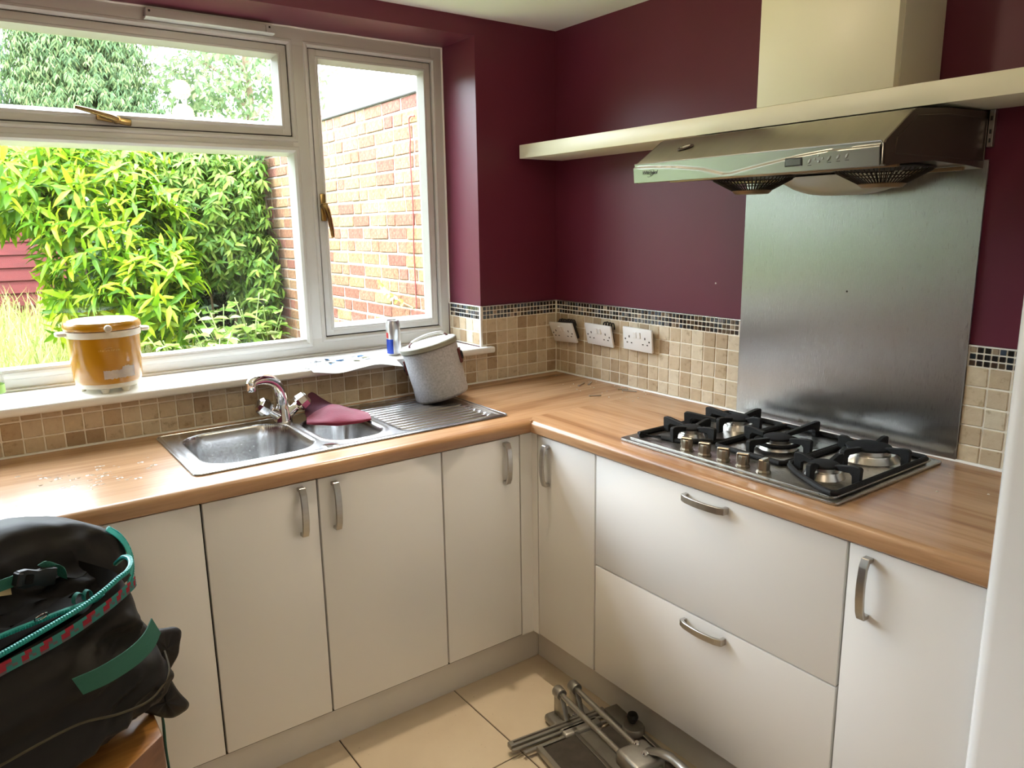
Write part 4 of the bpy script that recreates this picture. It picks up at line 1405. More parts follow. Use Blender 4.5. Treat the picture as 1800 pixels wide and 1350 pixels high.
zip_line([bp(-.084, .934, -.188), bp(-.104, .912, -.186), bp(-.117, .885, -.184), bp(-.122, .855, -.182), bp(-.116, .828, -.176), bp(-.098, .805, -.165)], 'lid_zip', bn * .004)
b = MB()
rows_ = []
for p in spline([bp(-.066, .938, -.170), bp(-.086, .914, -.166), bp(-.100, .886, -.166), bp(-.105, .856, -.166), bp(-.100, .828, -.162), bp(-.084, .806, -.156)], 6):
    rows_.append([p, p - bd * .014 - bn * .010])
b.grid(rows_, thick=.0015); b.build('zip_tape', 'teal_zip_light', bag)
# woven band below the front zip
bpth = spline([(.50, .858, .028), (.36, .862, .026), (.248, .868, .024), (.195, .869, .024), (.137, .874, .024), (.074, .884, .020), (.034, .892, .014), (.004, .897, .004), (-.006, .899, -.012)], 8)
b = MB()
rj = random.Random(2)
for k in range(len(bpth) - 1):
    a0_, a1_ = bpth[k], bpth[k + 1]
    for h in range(4):
        z0, z1 = -.0095 + .0048 * h, -.0095 + .0048 * (h + 1)
        ph = (k + (1 if h in (1, 2) else 0)) % 5
        mname = 'band_red' if ph < 2 and h != 0 else ('band_teal' if (ph + h) % 4 else 'band_grey')
        q = [bp(a0_.x, a0_.y + z0, a0_.z + .004), bp(a1_.x, a1_.y + z0, a1_.z + .004), bp(a1_.x, a1_.y + z1, a1_.z + .002), bp(a0_.x, a0_.y + z1, a0_.z + .002)]
        bm2 = bmesh.new(); bm2.faces.new([bm2.verts.new(p) for p in q]); b.merge(bm2, None, b._mi(mname))
b.build('woven_band', None, bag, 0)
# teal webbing handle across the front
def webbing(name, pts, w, wdir, m='teal_web', thick=.002, parent=None):
    rows_ = [[p - wdir * w, p - wdir * w * .33, p + wdir * w * .33, p + wdir * w] for p in spline(pts, 7)]
    b = MB(); b.grid(rows_, thick=thick); return b.build(name, m, parent or bag, 50)
wd = (Vector((0, 0, 1)) * .93 + bd * .36).normalized()
webbing('grab_strap', [bp(.171, .800, .072), bp(.135, .806, .090), bp(.085, .812, .094), bp(.045, .818, .084), bp(.014, .828, .066)], .0195, wd)
# buckle and its straps on the lid
webbing('compression_strap', [bp(.40, .935, -.115), bp(.25, .938, -.115), bp(.175, .940, -.108), bp(.140, .941, -.102)], .010, Vector((0, 0, 1)))
webbing('compression_strap', [bp(.100, .944, -.102), bp(.088, .948, -.098), bp(.075, .940, -.100), bp(.066, .925, -.108), bp(.06, .905, -.118)], .011, (bd * .75 + Vector((0, 0, .66))).normalized())
M = Matrix.Translation(bp(.118, .934, -.096)) @ Matrix((( -bd.x, bn.x, 0, 0), (-bd.y, bn.y, 0, 0), (0, 0, 1, 0), (0, 0, 0, 1))) @ Matrix.Rotation(R(18), 4, 'Y')
b = MB()
b.prism([(-.034, -.014), (-.020, -.017), (.000, -.013), (.012, -.016), (.034, -.015), (.034, .015), (.012, .016), (.000, .013), (-.020, .017), (-.034, .014)], -.006, .006, 'y', .002, 2, M)
b.box(-.036, -.026, -.009, .009, -.012, .012, .002, 1, M)
bu = b.build('buckle', 'black_plastic', bag)
b = MB(); b.prism(rrect(-.022, -.008, -.0085, .0085, .003, 3), .006, .0075, 'y', 0, 1, M); b.build('buckle_tongue', 'bag_inner', bu)
# hip belt ends sticking out on the right
def pad(name, outline, off, th, m='bag_black'):
    cs = sum((Vector((q[0], q[1])) for q in outline), Vector((0, 0))) / len(outline)
    fine = spline([(q[0], q[1], 0) for q in outline] + [(outline[0][0], outline[0][1], 0)], 6)[:-1]
    rings = []
    for k_, o_ in ((1.0, 0), (.97, .5), (.75, 1), (.35, 1.1), (.02, 1.1)):
        rings.append([bp(cs.x + (p.x - cs.x) * k_, cs.y + (p.y - cs.y) * k_, off + th * o_ + .006 * noise.noise(Vector((p.x * 40, p.y * 40, k_)))) for p in fine])
    back = [[bp(cs.x + (p.x - cs.x) * k_, cs.y + (p.y - cs.y) * k_, off - th * o_) for p in fine] for k_, o_ in ((.97, .5), (.75, 1), (.02, 1.1))]
    b = MB(); b.grid(back[::-1] + rings, closed=True); return b.build(name, m, bag, 60)
pad('hip_belt_wing', [(-.020, .770), (-.050, .762), (-.078, .752), (-.099, .742), (-.102, .722), (-.086, .690), (-.064, .664), (-.030, .668), (-.010, .70)], -.03, .014)
pad('hip_belt_wing', [(.030, .668), (-.010, .672), (-.052, .668), (-.072, .622), (-.091, .580), (-.072, .566), (-.040, .578), (-.010, .606), (.02, .635)], -.02, .016)
b = MB()
b.tube(spline([bp(-.036, .735, .010), bp(-.010, .718, .052), bp(.023, .706, .068), bp(.063, .706, .080), bp(.121, .722, .086), bp(.178, .744, .086), bp(.234, .752, .086), bp(.32, .755, .084)], 6), .0022, 6); b.build('seam', 'bag_seam', bag)
# strap hanging over the back edge of the stool, and the lower corner strap
webbing('dangling_strap', [bp(-.030, .600, -.10), Vector((-1.806, -.935, .585)), Vector((-1.806, -.955, .50)), Vector((-1.806, -.985, .40)), Vector((-1.803, -1.0, .30))], .012, Vector((0, 1, 0)))
webbing('lower_strap', [bp(.40, .690, .085), bp(.33, .700, .090), bp(.285, .712, .082)], .015, Vector((0, 0, 1)))
# little things on the lid: printed badge, ring, pull tab
b = MB(); b.tube([bp(.150 + .012 * math.cos(t), .889 + .006 * math.sin(t), -.038 + .004 * math.sin(t)) for t in np.linspace(0, 2 * math.pi, 20, endpoint=False)], .0014, 6, closed=True); b.build('metal_ring', 'chrome', bag)
b = MB()
for i, (s_, t_) in enumerate(((.083, .878), (.066, .876))):
    rows_ = [[bp(s_ + .010 * math.cos(a) * (1 - .25 * i), t_ + .010 + .013 * math.sin(a), -.045 + .004 * w_) for w_ in (0, 2.4)] for a in np.linspace(R(-20), R(200), 12)]
    b.grid(rows_, thick=.001)
b.build('pull_loop', 'band_teal', bag)
b = MB(); b.grid([[bp(.205 - .05 * i / 6, .928 - .0025 * abs(3 - i) - .004, -.108), bp(.205 - .05 * i / 6, .931 + .002 * math.sin(i * 1.7), -.108)] for i in range(7)], thick=.0008); b.build('printed_badge', 'gold_print', bag)
keep(bag)

# ------------------------------------------------------------------ tile cutter on the floor
tc = empty('tile_cutter', (-.66, -.855, 0), 'grey aluminium manual tile cutter lying on the floor by the drawers', 'tile cutter')
MT = Matrix.Translation((-.655, -.845, 0)) @ Matrix(((-.991, -.135, 0, 0), (.135, -.991, 0, 0), (0, 0, 1, 0), (0, 0, 0, 1)))
def tcp(name, fn, m, parent=None, sm=35):
    b = MB(); fn(b); return b.build(name, m, parent or tc, sm)
tcp('base_rail', lambda b: (b.box(-.055, .055, -.01, .64, .004, .020, .003, 2, MT), b.box(-.070, .070, -.03, .10, .002, .030, .012, 3, MT)), 'alu_grey')
tcp('fence', lambda b: (b.box(-.105, .235, .040, .062, .020, .036, .002, 1, MT), b.box(-.105, .235, .066, .076, .020, .030, .002, 1, MT), b.box(-.12, .205, .082, .094, .014, .024, .002, 1, MT)), 'alu_grey')
tcp('ruler_slot', lambda b: b.box(-.09, .22, .048, .054, .0355, .0368, 0, 1, MT), 'pad_dark')
tcp('cushion_pad', lambda b: (b.box(.035, .150, .100, .60, .012, .024, .002, 1, MT), b.box(-.135, -.035, .115, .60, .012, .024, .002, 1, MT)), 'pad_dark')
tcp('side_frame', lambda b: (b.box(.150, .166, .09, .62, .010, .030, .002, 1, MT), b.box(-.150, -.136, .09, .62, .010, .028, .002, 1, MT), b.box(.026, .036, .09, .62, .016, .028, .001, 1, MT), b.box(-.036, -.026, .09, .62, .016, .028, .001, 1, MT)), 'alu_bar')
for s_ in (-1, 1):
    def up_(b, s_=s_):
        b.prism([(-.020, .028), (.055, .028), (.042, .040), (.012, .112), (-.012, .112), (-.020, .095)], s_ * .028 - .009, s_ * .028 + .009, 'x', .003, 2, MT)
        b.lathe([(.0095, -.016), (.0170, -.016), (.0185, -.010), (.0185, .012), (.0165, .016), (.0095, .016)], 24, MT @ Matrix.Translation((s_ * .028, -.002, .104)) @ Matrix.Rotation(R(90), 4, 'X'))
    tcp('end_bracket', up_, 'alu_grey')
    tcp('guide_rail', lambda b, s_=s_: b.tube([(s_ * .028, -.012, .104), (s_ * .028, .66, .104)], .0085, 16, M=MT), 'alu_bar')
    tcp('bolt', lambda b, s_=s_: b.lathe([(0, .010), (.006, .010), (.008, .006), (.008, 0)], 6, MT @ Matrix.Translation((s_ * .008, .030, .030))), 'chrome')
def far_bracket(b):
    b.prism([(.60, .02), (.66, .02), (.662, .118), (.64, .122), (.62, .10)], -.045, .045, 'x', .004, 2, MT)
tcp('end_block', far_bracket, 'alu_grey')
car = tcp('carriage', lambda b: (b.box(-.052, .050, .315, .415, .080, .128, .014, 4, MT), b.box(-.030, .030, .33, .40, .04, .09, .006, 2, MT)), 'alu_grey')
tcp('carriage_bolt', lambda b: [b.lathe([(0, .012), (.006, .012), (.009, .008), (.009, 0)], 16, MT @ Matrix.Translation((x, y, .127))) for x, y in ((-.012, .335), (-.006, .378))], 'chrome', car)
tcp('lever_arm', lambda b: b.tube(spline([(-.030, .36, .120), (-.034, .42, .150), (-.030, .50, .165), (-.022, .60, .160), (-.012, .72, .150)], 6), [.016] * 9 + [.013] * 16, 12, M=MT, flat=.6), 'alu_bar', car)
tcp('scoring_wheel', lambda b: b.lathe([(0, -.0015), (.010, 0), (0, .0015)], 20, MT @ Matrix.Translation((0, .365, .034)) @ Matrix.Rotation(R(90), 4, 'Y')), 'chrome', car)
tcp('stop_arm', lambda b: (b.box(-.150, -.100, .055, .150, .022, .040, .004, 2, MT), b.lathe([(0, .022), (.03, .022), (.034, .026), (.034, .040), (.030, .046), (0, .046)], 24, MT @ Matrix.Translation((-.125, .175, 0)))), 'alu_grey')
tcp('clamp_knob', lambda b: b.lathe([(0, .046), (.010, .046), (.012, .052), (.016, .056), (.018, .064), (.014, .074), (0, .077)], 14, MT @ Matrix.Translation((-.132, .160, 0))), 'black_plastic')
keep(tc)

# ------------------------------------------------------------------ ceiling lights
def downlight(x, y, label, power):
    r = empty('ceiling_light', (x, y, ZC), label, 'ceiling light')
    b = MB(); b.lathe([(.032, ZC + .001), (.046, ZC + .001), (.046, ZC - .004), (.040, ZC - .007), (.032, ZC - .003)], 32, cx=x, cy=y); b.build('bezel', 'lamp_white', r)
    b = MB(); b.lathe([(0, ZC - .0015), (.032, ZC - .0015)], 28, cx=x, cy=y); b.build('lamp', 'lamp_glow', r)
    l = bpy.data.lights.new('downlight_beam', 'SPOT')
    l.energy = power; l.color = (1.0, .82, .60); l.spot_size = R(74); l.spot_blend = .9; l.shadow_soft_size = .03
    lo_ = bpy.data.objects.new('downlight_beam', l); COL.objects.link(lo_); lo_.parent = r; lo_.location = (x, y, ZC - .02); lo_.rotation_euler = Vector((-1.02 - x, -1.05 - y, -ZC)).to_track_quat('-Z', 'Y').to_euler()
    keep(r)
def globe_light(x, y, label, power):
    r = empty('ceiling_light', (x, y, ZC), label, 'ceiling light')
    b = MB(); b.lathe([(0, ZC), (.06, ZC), (.06, ZC - .012), (.02, ZC - .018), (.018, ZC - .045), (0, ZC - .045)], 28, cx=x, cy=y); b.build('rose', 'lamp_white', r)
    b = MB(); b.lathe([(0, ZC - .130), (.025, ZC - .126), (.040, ZC - .110), (.046, ZC - .088), (.040, ZC - .064), (.022, ZC - .046), (0, ZC - .045)], 28, cx=x, cy=y); b.build('bulb', 'lamp_glow', r)
    l = bpy.data.lights.new('bulb_light', 'POINT')
    l.energy = power; l.color = (1.0, .82, .60); l.shadow_soft_size = .05
    lo_ = bpy.data.objects.new('bulb_light', l); COL.objects.link(lo_); lo_.parent = r; lo_.location = (x, y, ZC - .20)
    keep(r)
downlight(-.70, -.62, 'recessed ceiling light above the inner corner of the worktops', 36)
globe_light(-1.04, -1.01, 'round ceiling bulb in front of the hood', 2.4)
globe_light(-2.2, -2.7, 'round ceiling bulb at the rear of the room', 5)

# ------------------------------------------------------------------ garden
def gz(y): return .08 + .115 * max(0, y - .3)
gv, gf = [], []
for j, y in enumerate(np.linspace(.31, 26, 40)):
    for i, x in enumerate(np.linspace(-14, 14, 30)):
        gv.append((x, y, min(gz(y), 1.0) + .05 * noise.noise(Vector((x, y, 0)))))
for j in range(39):
    for i in range(29):
        a = j * 30 + i; gf.append((a, a + 1, a + 31, a + 30))
tag(meshpy('ground', gv, gf, 'lawn'), 'rising ground of the back garden', kind='structure')

b = MB()  # unseen pale slabs, added to bounce daylight up to the ceiling
for i in range(9):
    for j in range(4):
        x0, y0_ = -5.3 + i * .61, .32 + j * .46
        b.box(x0, x0 + .60, y0_, y0_ + .45, .06, .115 + .02 * j + random.uniform(-.003, .003), .004, 1)
tag(b.build('bounce_slabs', 'concrete', smooth=30), 'unseen pale concrete slabs added below the window to bounce daylight', kind='structure')
# brick wall of the neighbouring garage
bw = empty('brick_wall', (.13, 2.6, 0), 'weathered red and yellow brick garden wall outside the window', 'wall')
WX, WTOP = .02, 2.215
b = MB(); b.box(WX + .006, WX + .22, .32, 7.0, -.05, WTOP - .012); b.build('mortar_core', 'mortar', bw, 0)
b = MB(); b.box(WX - .012, WX + .24, .32, 7.0, WTOP - .012, WTOP + .022, .005, 1); b.build('coping', 'coping', bw)
def brick_mesh(L, seed):
    rr = random.Random(seed)
    b = bmesh.new(); bmesh.ops.create_cube(b, size=1); bmesh.ops.scale(b, vec=(.10, L, .064), verts=b.verts)
    for v in b.verts: v.co += Vector((rr.uniform(-.002, .002), rr.uniform(-.003, .003), rr.uniform(-.002, .002)))
    bmesh.ops.bevel(b, geom=list(b.edges), offset=.004, segments=1, affect='EDGES')
    m = MB(); m.merge(b); me = m.mesh('brick', 30); me.materials.append(MATS['brick']); return me
BM = {.213: [brick_mesh(.213, k) for k in range(4)], .100: [brick_mesh(.100, 9 + k) for k in range(3)]}
spots = []
rj = random.Random(4)
row = 0
z = WTOP - .012 - .034
while z > .35:
    y = .34 - (.1125 if row % 2 else 0) - rj.uniform(0, .03)
    while y < 6.9:
        L = .100 if rj.random() < .36 else .213
        spots.append((y + L / 2, z, L)); y += L + .012
    z -= .0755; row += 1
def seen(q):
    y, z, L = q
    return (1.02 < y < 4.0 and z > .55)
vis = sorted([q for q in spots if seen(q)], key=lambda q: abs(q[0]) )
near = set(vis[:300])
b = MB()
for q in spots:
    if q in near:
        o = link('brick', rj.choice(BM[q[2]]), bw, (WX + .05 + rj.uniform(-.003, .003), q[0], q[1]))
    elif q[0] < 6.5 and q[1] > .4:
        b.box(WX + rj.uniform(-.003, .003), WX + .09, q[0] - q[2] / 2, q[0] + q[2] / 2, q[1] - .032, q[1] + .032)
tag(b.build('brick_rest', 'brick', bw, 0), kind='stuff')
b = MB()
b.tube(spline([(WX - .012, 1.16, 2.088), (WX - .012, 1.20, 2.090), (WX - .012, 1.222, 2.070), (WX - .012, 1.215, 1.98), (WX - .012, 1.224, 1.90), (WX - .012, 1.216, 1.60), (WX - .012, 1.226, 1.40), (WX - .012, 1.222, 1.08)], 6), .004, 6)
tag(b.build('cable', 'cable_red'), 'thin dark red cable hanging down the brick wall', 'cable')
keep(bw)

# red timber shed
sh = empty('timber_shed', (-2.6, 6.0, .6), 'dark red weatherboarded shed at the left of the garden', 'shed')
b = MB(); b.box(-4.6, -1.16, 6.03, 7.6, .3, 2.0); b.build('frame', 'shed_red', sh, 0)
for k in range(12):
    z0 = .50 + .118 * k
    b = MB(); b.prism([(6.03, z0), (5.985, z0), (6.005, z0 + .128), (6.03, z0 + .128)], -4.6, -1.15, 'x'); b.build('board', 'shed_red', sh, 0)
b = MB(); b.prism([(5.8, 1.96), (5.8, 2.0), (6.8, 2.25), (7.7, 2.0), (7.7, 1.96), (6.8, 2.2)], -4.7, -1.08, 'x'); b.build('roof', 'coping', sh, 0)
keep(sh)

# leaves -----------------------------------------------------------
LEAF_V = np.array([(0, 0, 0), (.0, .33, .0), (0, .70, 0), (0, 1, 0), (-.5, .36, .10), (-.36, .72, .09), (.5, .36, .10), (.36, .72, .09)], float)
LEAF_F = [(0, 6, 1), (0, 1, 4), (1, 6, 7, 2), (1, 2, 5, 4), (2, 7, 3), (2, 3, 5)]
def leaf_mesh(L, W, curl, m):
    V = LEAF_V.copy()
    V[:, 0] *= W; V[:, 1] *= L; V[:, 2] = V[:, 2] * W * 1.6 - curl * L * (LEAF_V[:, 1] ** 2)
    me = bpy.data.meshes.new('leaf'); me.from_pydata(V.tolist(), [], LEAF_F); me.polygons.foreach_set('use_smooth', [True] * len(me.polygons)); me.materials.append(MATS[m]); return me
def frames(D, Nn):
    Yv = D / np.linalg.norm(D, axis=1, keepdims=True)
    Zv = Nn - Yv * np.sum(Nn * Yv, 1, keepdims=True); Zv /= np.linalg.norm(Zv, axis=1, keepdims=True) + 1e-9
    Xv = np.cross(Yv, Zv)
    return np.stack([Xv, Yv, Zv], 2)
def leaf_cloud(name, P, D, Nn, S, W, curl, m, parent, label=None):
    """all leaves of one plant that are not single objects"""
    Fm = frames(D, Nn)
    V0 = LEAF_V.copy(); V0[:, 0] *= W; V0[:, 2] = V0[:, 2] * W * 1.6 - curl * (LEAF_V[:, 1] ** 2)
    V = np.einsum('nij,kj->nki', Fm, V0) * S[:, None, None] + P[:, None, :]
    n = len(P)
    F = []
    for f in LEAF_F:
        F.append(f)
    allF = [tuple(i * 8 + k for k in f) for i in range(n) for f in F]
    return tag(meshpy(name, V.reshape(-1, 3).tolist(), allF, m, parent), label, kind='stuff')
def shoots(clumps, n, leaves, droop=.25, spread=.9, shell=.55, upk=.35, front=True):
    P, D, Nn = [], [], []
    tot = sum(c_[3] for c_ in clumps)
    for (c_, rad, gap, wgt) in clumps:
        k = int(n * wgt / tot)
        u = rng.normal(size=(k, 3)); u /= np.linalg.norm(u, axis=1, keepdims=True)
        rr = shell + (1 - shell) * rng.random(k) ** .6
        lump = 1 + .22 * np.array([noise.noise(Vector(q) * 2.2 + Vector(c_)) for q in u])
        base = np.array(c_) + u * np.array(rad) * (rr * lump)[:, None]
        ax = u * .8 + np.array([0, 0, upk]) + rng.normal(size=(k, 3)) * .35
        ax /= np.linalg.norm(ax, axis=1, keepdims=True)
        for j in range(leaves):
            ang = j * 2.4 + rng.random(k) * .8
            t1 = np.cross(ax, np.array([.3, .2, 1.0])); t1 /= np.linalg.norm(t1, axis=1, keepdims=True)
            t2 = np.cross(ax, t1)
            rad_ = t1 * np.cos(ang)[:, None] + t2 * np.sin(ang)[:, None]
            d_ = ax * .55 + rad_ * spread + np.array([0, 0, -droop]) + rng.normal(size=(k, 3)) * .12
            P.append(base + ax * (gap * j)); D.append(d_); Nn.append(ax + np.array([0, 0, .5]) + rng.normal(size=(k, 3)) * .2)
    return np.concatenate(P), np.concatenate(D), np.concatenate(Nn)
campos = np.array(CP)
def plant(name, label, cat, base, clumps, n, leaves, size, W, curl, m, singles, stems, group=None, droop=.25, spread=.9, shell=.55, upk=.35, mask=None, stem_m='bark', stem_r=.012):
    root = empty(name, base, label, cat, group)
    P, D, Nn = shoots(clumps, n, leaves, droop, spread, shell, upk)
    keepm = P[:, 2] > gz(2) - .1
    keepm &= ~((P[:, 0] > WX - .04) & (P[:, 0] < WX + .3) & (P[:, 2] < WTOP + .05) & (P[:, 1] < 7))
    if mask is not None: keepm &= mask(P)
    P, D, Nn = P[keepm], D[keepm], Nn[keepm]
    S = size * rng.uniform(.65, 1.2, len(P))
    order = np.argsort(np.linalg.norm(P - campos, axis=1) - 2.0 * S / size * .2)
    if singles:
        meshes = [leaf_mesh(1.0, W, curl * k, m) for k in (.5, 1, 1.6)]
        Fm = frames(D, Nn)
        # nearest leaves that the window shows
        vis_ = [i for i in order if in_view(P[i])][:singles]
        for i in vis_:
            o = link('leaf', meshes[i % 3], root)
            A = Fm[i] * S[i]
            o.matrix_local = Matrix(((*A[0], P[i][0]), (*A[1], P[i][1]), (*A[2], P[i][2]), (0, 0, 0, 1)))
        rest = np.ones(len(P), bool); rest[vis_] = False
        P, D, Nn, S = P[rest], D[rest], Nn[rest], S[rest]
    leaf_cloud('foliage', P, D, Nn, S, W, curl, m, root)
    b = MB()
    for s_ in stems: b.tube(spline(s_, 5), [stem_r * (1 - .6 * k / (5 * (len(s_) - 1))) for k in range(5 * (len(s_) - 1) + 1)], 7)
    b.build('stem', stem_m, root)
    return keep(root)
def in_view(p):
    d_ = Vector(p) - CP
    zf = d_.dot(fwd)
    if zf < .1: return False
    u, v = 900 + 1325.28 * d_.dot(rt) / zf, 675 - 1325.28 * d_.dot(up) / zf
    return -10 < u < 540 and 255 < v < 660

random.seed(11)
plant('laurel_bush', 'big bright laurel bush with long glossy leaves outside the window', 'bush', (-1.3, 3.3, gz(3.3)),
      [((-1.18, 3.30, 1.42), (.50, .45, .66), .012, 1.0), ((-1.85, 3.45, 1.90), (.55, .45, .36), .012, .8), ((-1.02, 2.95, 1.12), (.26, .26, .30), .012, .30), ((-1.30, 3.6, 1.95), (.55, .45, .34), .012, .6)],
      900, 9, .140, .235, .30, 'leaf_laurel', 300, [[(-1.2, 3.3, .3), (-1.25, 3.3, .9), (-1.4, 3.3, 1.5), (-1.7, 3.35, 1.9)], [(-1.15, 3.3, .3), (-1.05, 3.25, .9), (-1.0, 3.1, 1.4)]],
      mask=lambda P: ~((P[:, 0] < -1.55) & (P[:, 2] < 1.55)) & (P[:, 2] < 2.08))
plant('pointed_leaf_shrub', 'dense shrub of small drooping pointed leaves beside the laurel', 'bush', (-.45, 3.6, gz(3.6)),
      [((-.48, 3.60, 1.72), (.50, .40, .46), .008, 1.0), ((-.38, 3.55, 1.38), (.34, .30, .24), .008, .35), ((-.62, 3.75, 1.96), (.62, .40, .22), .008, .5), ((-.16, 3.45, 1.2), (.12, .25, .5), .008, .25)],
      1500, 9, .082, .30, .40, 'leaf_shrub', 300, [[(-.45, 3.65, .4), (-.45, 3.65, 1.0), (-.5, 3.65, 1.6)], [(-.4, 3.65, .4), (-.25, 3.6, 1.0), (-.2, 3.55, 1.5)]], droop=.75)
plant('dark_backing_hedge', 'added hedge behind the shrubs with shade put into its leaf colour', 'hedge', (-.7, 5.0, gz(5)),  # added backing; its dark leaves paint the shaded hollow
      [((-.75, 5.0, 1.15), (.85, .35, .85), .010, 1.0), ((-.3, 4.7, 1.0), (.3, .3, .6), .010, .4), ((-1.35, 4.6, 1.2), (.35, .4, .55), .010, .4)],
      1100, 8, .085, .4, .25, 'leaf_shade', 0, [[(-.8, 5, .5), (-.8, 5, 1.2)], [(-.3, 5, .5), (-.3, 5, 1.2)]], droop=.4, shell=.3, mask=lambda P: P[:, 0] > -1.22)
# tall unseen hedge, added to keep sky out of the splashback reflection
hg = empty('sky_block_hedge', (-5.4, 4.5, .1), 'unseen tall green hedge added left of the window to block sky', 'hedge')
n = 11000
P = np.stack([-5.4 + rng.normal(size=n) * .22, rng.uniform(.4, 9.5, n), rng.uniform(.05, 2.9, n)], 1)
P[:, 0] += .25 * np.sin(P[:, 1] * 2.3) * .5
D = np.stack([.5 + rng.random(n) * .5, rng.normal(size=n) * .5, -.3 + rng.normal(size=n) * .4], 1)
Nn = np.stack([.8 * np.ones(n), rng.normal(size=n) * .3, .6 + rng.normal(size=n) * .3], 1)
leaf_cloud('foliage', P, D, Nn, .19 * rng.uniform(.6, 1.2, n), .5, .2, 'leaf_shrub', hg)
b = MB()
for k in range(10): b.tube([(-5.4, .8 + .95 * k, 0), (-5.42, .85 + .95 * k, 1.2), (-5.38, .8 + .95 * k, 2.5)], [.05, .035, .015], 7)
b.build('stem', 'bark', hg)
keep(hg)
# ivy on the brick wall
iv = empty('wall_ivy', (0, 4.2, gz(4)), 'pale edged ivy climbing over the far end of the brick wall', 'ivy')
n = 3400
y = 3.35 + rng.random(n) ** .8 * 2.2
z = .45 + rng.random(n) * 1.85
edge_y = 3.42 + .10 * np.sin(z * 5) + .28 * np.clip((1.35 - z), 0, 1) + .12 * np.array([noise.noise(Vector((q * 4, 0, 3))) for q in z])
ok = y > edge_y
y, z = y[ok], z[ok]
n = len(y)
P = np.stack([WX - .02 - rng.random(n) * .09, y, z], 1)
D = np.stack([-.35 - .3 * rng.random(n), rng.normal(size=n) * .45, -.75 + rng.normal(size=n) * .3], 1)
Nn = np.stack([-np.ones(n), rng.normal(size=n) * .25, .45 + rng.normal(size=n) * .2], 1)
S = .062 * rng.uniform(.6, 1.25, n)
leaf_cloud('foliage', P, D, Nn, S, .85, .2, 'leaf_ivy', iv)
b = MB()
for y0_ in (3.6, 3.9, 4.3):
    b.tube(spline([(WX - .012, y0_, .3), (WX - .015, y0_ + .08, .9), (WX - .012, y0_ - .05, 1.5), (WX - .012, y0_ + .05, 2.1)], 5), .008, 6)
b.build('stem', 'bark', iv)
keep(iv)
# young leafy plants in front
yp = [((-.66, 2.55), 1.06), ((-.44, 2.75), 1.16), ((-.80, 2.35), .94), ((-.28, 2.9), 1.08), ((-.58, 2.95), 1.05), ((-.98, 2.35), .92)]
nm = ['tall', 'right-hand', 'low', 'wall-side', 'rear', 'leftmost']
lab = ['tallest young bramble in the middle of the bed', 'young bramble right of the tallest one', 'low young bramble spreading in front near the window', 'young bramble growing against the brick wall', 'young bramble at the back of the bed', 'leftmost young bramble, just right of the yellow cooker']
for i, ((x, y), h) in enumerate(yp):
    g0 = gz(y)
    P, D, Nn = [], [], []
    root = empty('bramble', (x, y, g0), lab[i], 'bramble', 'young brambles below the window')
    stems = []
    for k in range(6):
        a = random.uniform(0, 6.28); r_ = random.uniform(.08, .26)
        tip = Vector((x + r_ * math.cos(a), y + r_ * math.sin(a), h * random.uniform(.72, 1.0)))
        if tip.x > -.05: tip.x = -.05
        pth = spline([(x, y, g0), (x + r_ * .3 * math.cos(a), y + r_ * .3 * math.sin(a), g0 + (tip.z - g0) * .6), tip], 6)
        stems.append(pth)
        for q in range(3, len(pth), 2):
            for w_ in range(3):
                an = random.uniform(0, 6.28)
                P.append(pth[q]); D.append((math.cos(an), math.sin(an), random.uniform(-.25, .25))); Nn.append((random.gauss(0, .25), random.gauss(0, .25) - .1, 1))
    P, D, Nn = np.array([tuple(p) for p in P]), np.array(D), np.array(Nn)
    S = .10 * rng.uniform(.6, 1.2, len(P))
    Fm = frames(D, Nn)
    ms = [leaf_mesh(1.0, .62, .12, 'leaf_young'), leaf_mesh(1.0, .70, .22, 'leaf_young')]
    for j in range(len(P)):
        o = link('leaf', ms[j % 2], root)
        A = Fm[j] * S[j]
        o.matrix_local = Matrix(((*A[0], P[j][0]), (*A[1], P[j][1]), (*A[2], P[j][2]), (0, 0, 0, 1)))
    b = MB()
    for s_ in stems: b.tube(s_, .004, 6)
    b.build('stem', 'stem_green', root)
    keep(root)
# sprig on the wall
sg = empty('wall_sprig', (WX, 1.4, 1.1), 'small green sprig growing out of the brick wall', 'plant')
pth = spline([(WX, 1.28, 1.08), (WX - .03, 1.40, 1.12), (WX - .035, 1.50, 1.155), (WX - .03, 1.60, 1.20)], 5)
b = MB(); b.tube(pth, .003, 6); b.build('stem', 'stem_green', sg)
lm = leaf_mesh(1.0, .55, .2, 'leaf_young')
for q in range(3, len(pth), 2):
    for s_ in (-1, 1):
        A = frames(np.array([[-.5, .5, s_ * .6]]), np.array([[-1., -.4, .3]]))[0] * .038
        o = link('leaf', lm, sg); o.matrix_local = Matrix(((*A[0], pth[q].x), (*A[1], pth[q].y), (*A[2], pth[q].z), (0, 0, 0, 1)))
keep(sg)
# long grass
n = 5200
gx = rng.uniform(-3.2, -.6, n); gy = rng.uniform(2.3, 6.0, n)
h = rng.uniform(.12, .38, n) * (.6 + .4 * (gy > 3))
V, F = [], []
for i in range(n):
    a = rng.random() * 6.28; w = .006; lx, ly = rng.normal() * .10, rng.normal() * .10
    g0 = gz(gy[i]) - .02
    c_, s_ = math.cos(a) * w, math.sin(a) * w
    V += [(gx[i] - c_, gy[i] - s_, g0), (gx[i] + c_, gy[i] + s_, g0), (gx[i] + c_ * .7 + lx * .35, gy[i] + s_ * .7 + ly * .35, g0 + h[i] * .6), (gx[i] - c_ * .7 + lx * .35, gy[i] - s_ * .7 + ly * .35, g0 + h[i] * .6), (gx[i] + lx, gy[i] + ly, g0 + h[i])]
    F += [(i * 5, i * 5 + 1, i * 5 + 2, i * 5 + 3), (i * 5 + 3, i * 5 + 2, i * 5 + 4)]
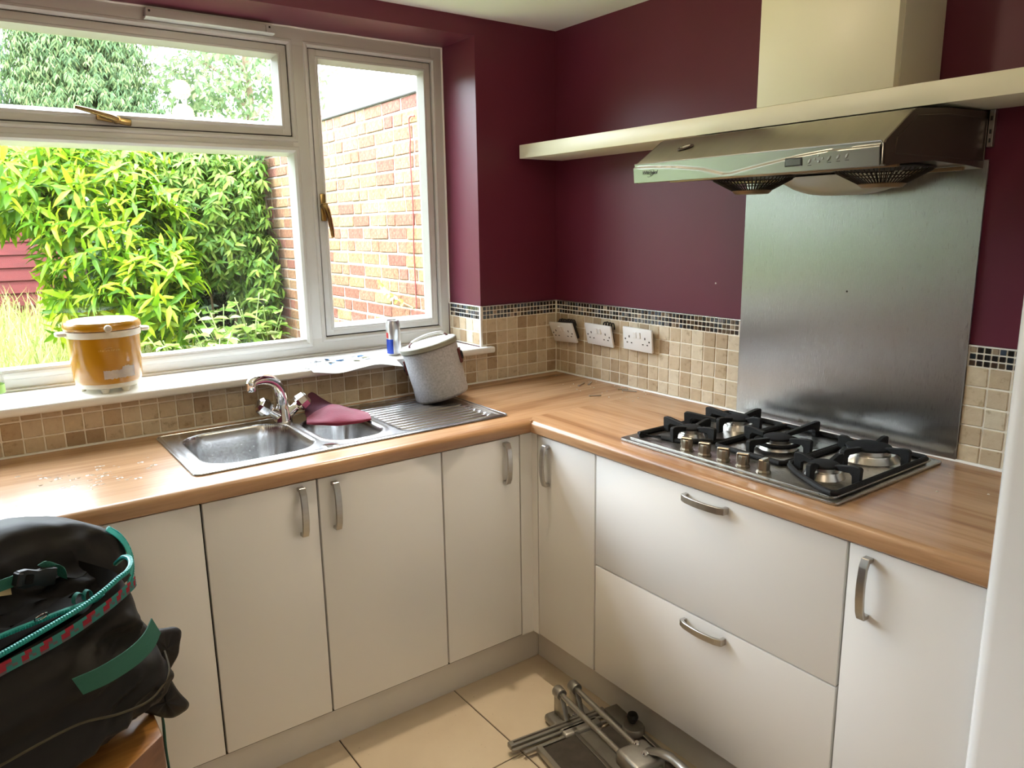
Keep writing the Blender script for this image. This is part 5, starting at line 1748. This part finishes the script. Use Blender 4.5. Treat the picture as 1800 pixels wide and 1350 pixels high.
tag(meshpy('long_grass', V, F, 'grass'), 'long sunlit grass in front of the red shed', 'grass', kind='stuff')

# far trees
def tree(name, label, base, crown, n, size, W, m, droop, trunk_h, shell=.4, group='trees beyond the garden', leaves=4):
    root = empty(name, base, label, 'tree', group)
    P, D, Nn = shoots(crown, n, leaves, droop, .8, shell, .1)
    P = P; S = size * rng.uniform(.6, 1.3, len(P))
    leaf_cloud('crown', P, D, Nn, S, W, .3, m, root)
    b = MB(); bx, by, bz = base
    b.tube(spline([(bx, by, bz), (bx + .05, by, bz + trunk_h * .5), (bx, by, bz + trunk_h)], 6), [.16 - .010 * k for k in range(13)], 10)
    for k in range(7):
        a = k * .9; zz = bz + trunk_h * (.45 + .07 * k)
        b.tube([(bx, by, zz), (bx + .7 * math.cos(a), by + .7 * math.sin(a), zz + .45), (bx + 1.2 * math.cos(a), by + 1.2 * math.sin(a), zz + .7)], [.05, .03, .012], 6)
    b.build('trunk', 'bark', root)
    return keep(root)
tree('conifer_tree', 'large drooping conifer seen through the top vent', (.15, 13.0, .9), [((.15, 13, 3.0 + .62 * k), (1.35 - .10 * k, 1.3 - .10 * k, .62), .03, 1.3 - .1 * k) for k in range(7)], 15000, .105, .24, 'leaf_conifer', 1.3, 6.2, .5, leaves=6)
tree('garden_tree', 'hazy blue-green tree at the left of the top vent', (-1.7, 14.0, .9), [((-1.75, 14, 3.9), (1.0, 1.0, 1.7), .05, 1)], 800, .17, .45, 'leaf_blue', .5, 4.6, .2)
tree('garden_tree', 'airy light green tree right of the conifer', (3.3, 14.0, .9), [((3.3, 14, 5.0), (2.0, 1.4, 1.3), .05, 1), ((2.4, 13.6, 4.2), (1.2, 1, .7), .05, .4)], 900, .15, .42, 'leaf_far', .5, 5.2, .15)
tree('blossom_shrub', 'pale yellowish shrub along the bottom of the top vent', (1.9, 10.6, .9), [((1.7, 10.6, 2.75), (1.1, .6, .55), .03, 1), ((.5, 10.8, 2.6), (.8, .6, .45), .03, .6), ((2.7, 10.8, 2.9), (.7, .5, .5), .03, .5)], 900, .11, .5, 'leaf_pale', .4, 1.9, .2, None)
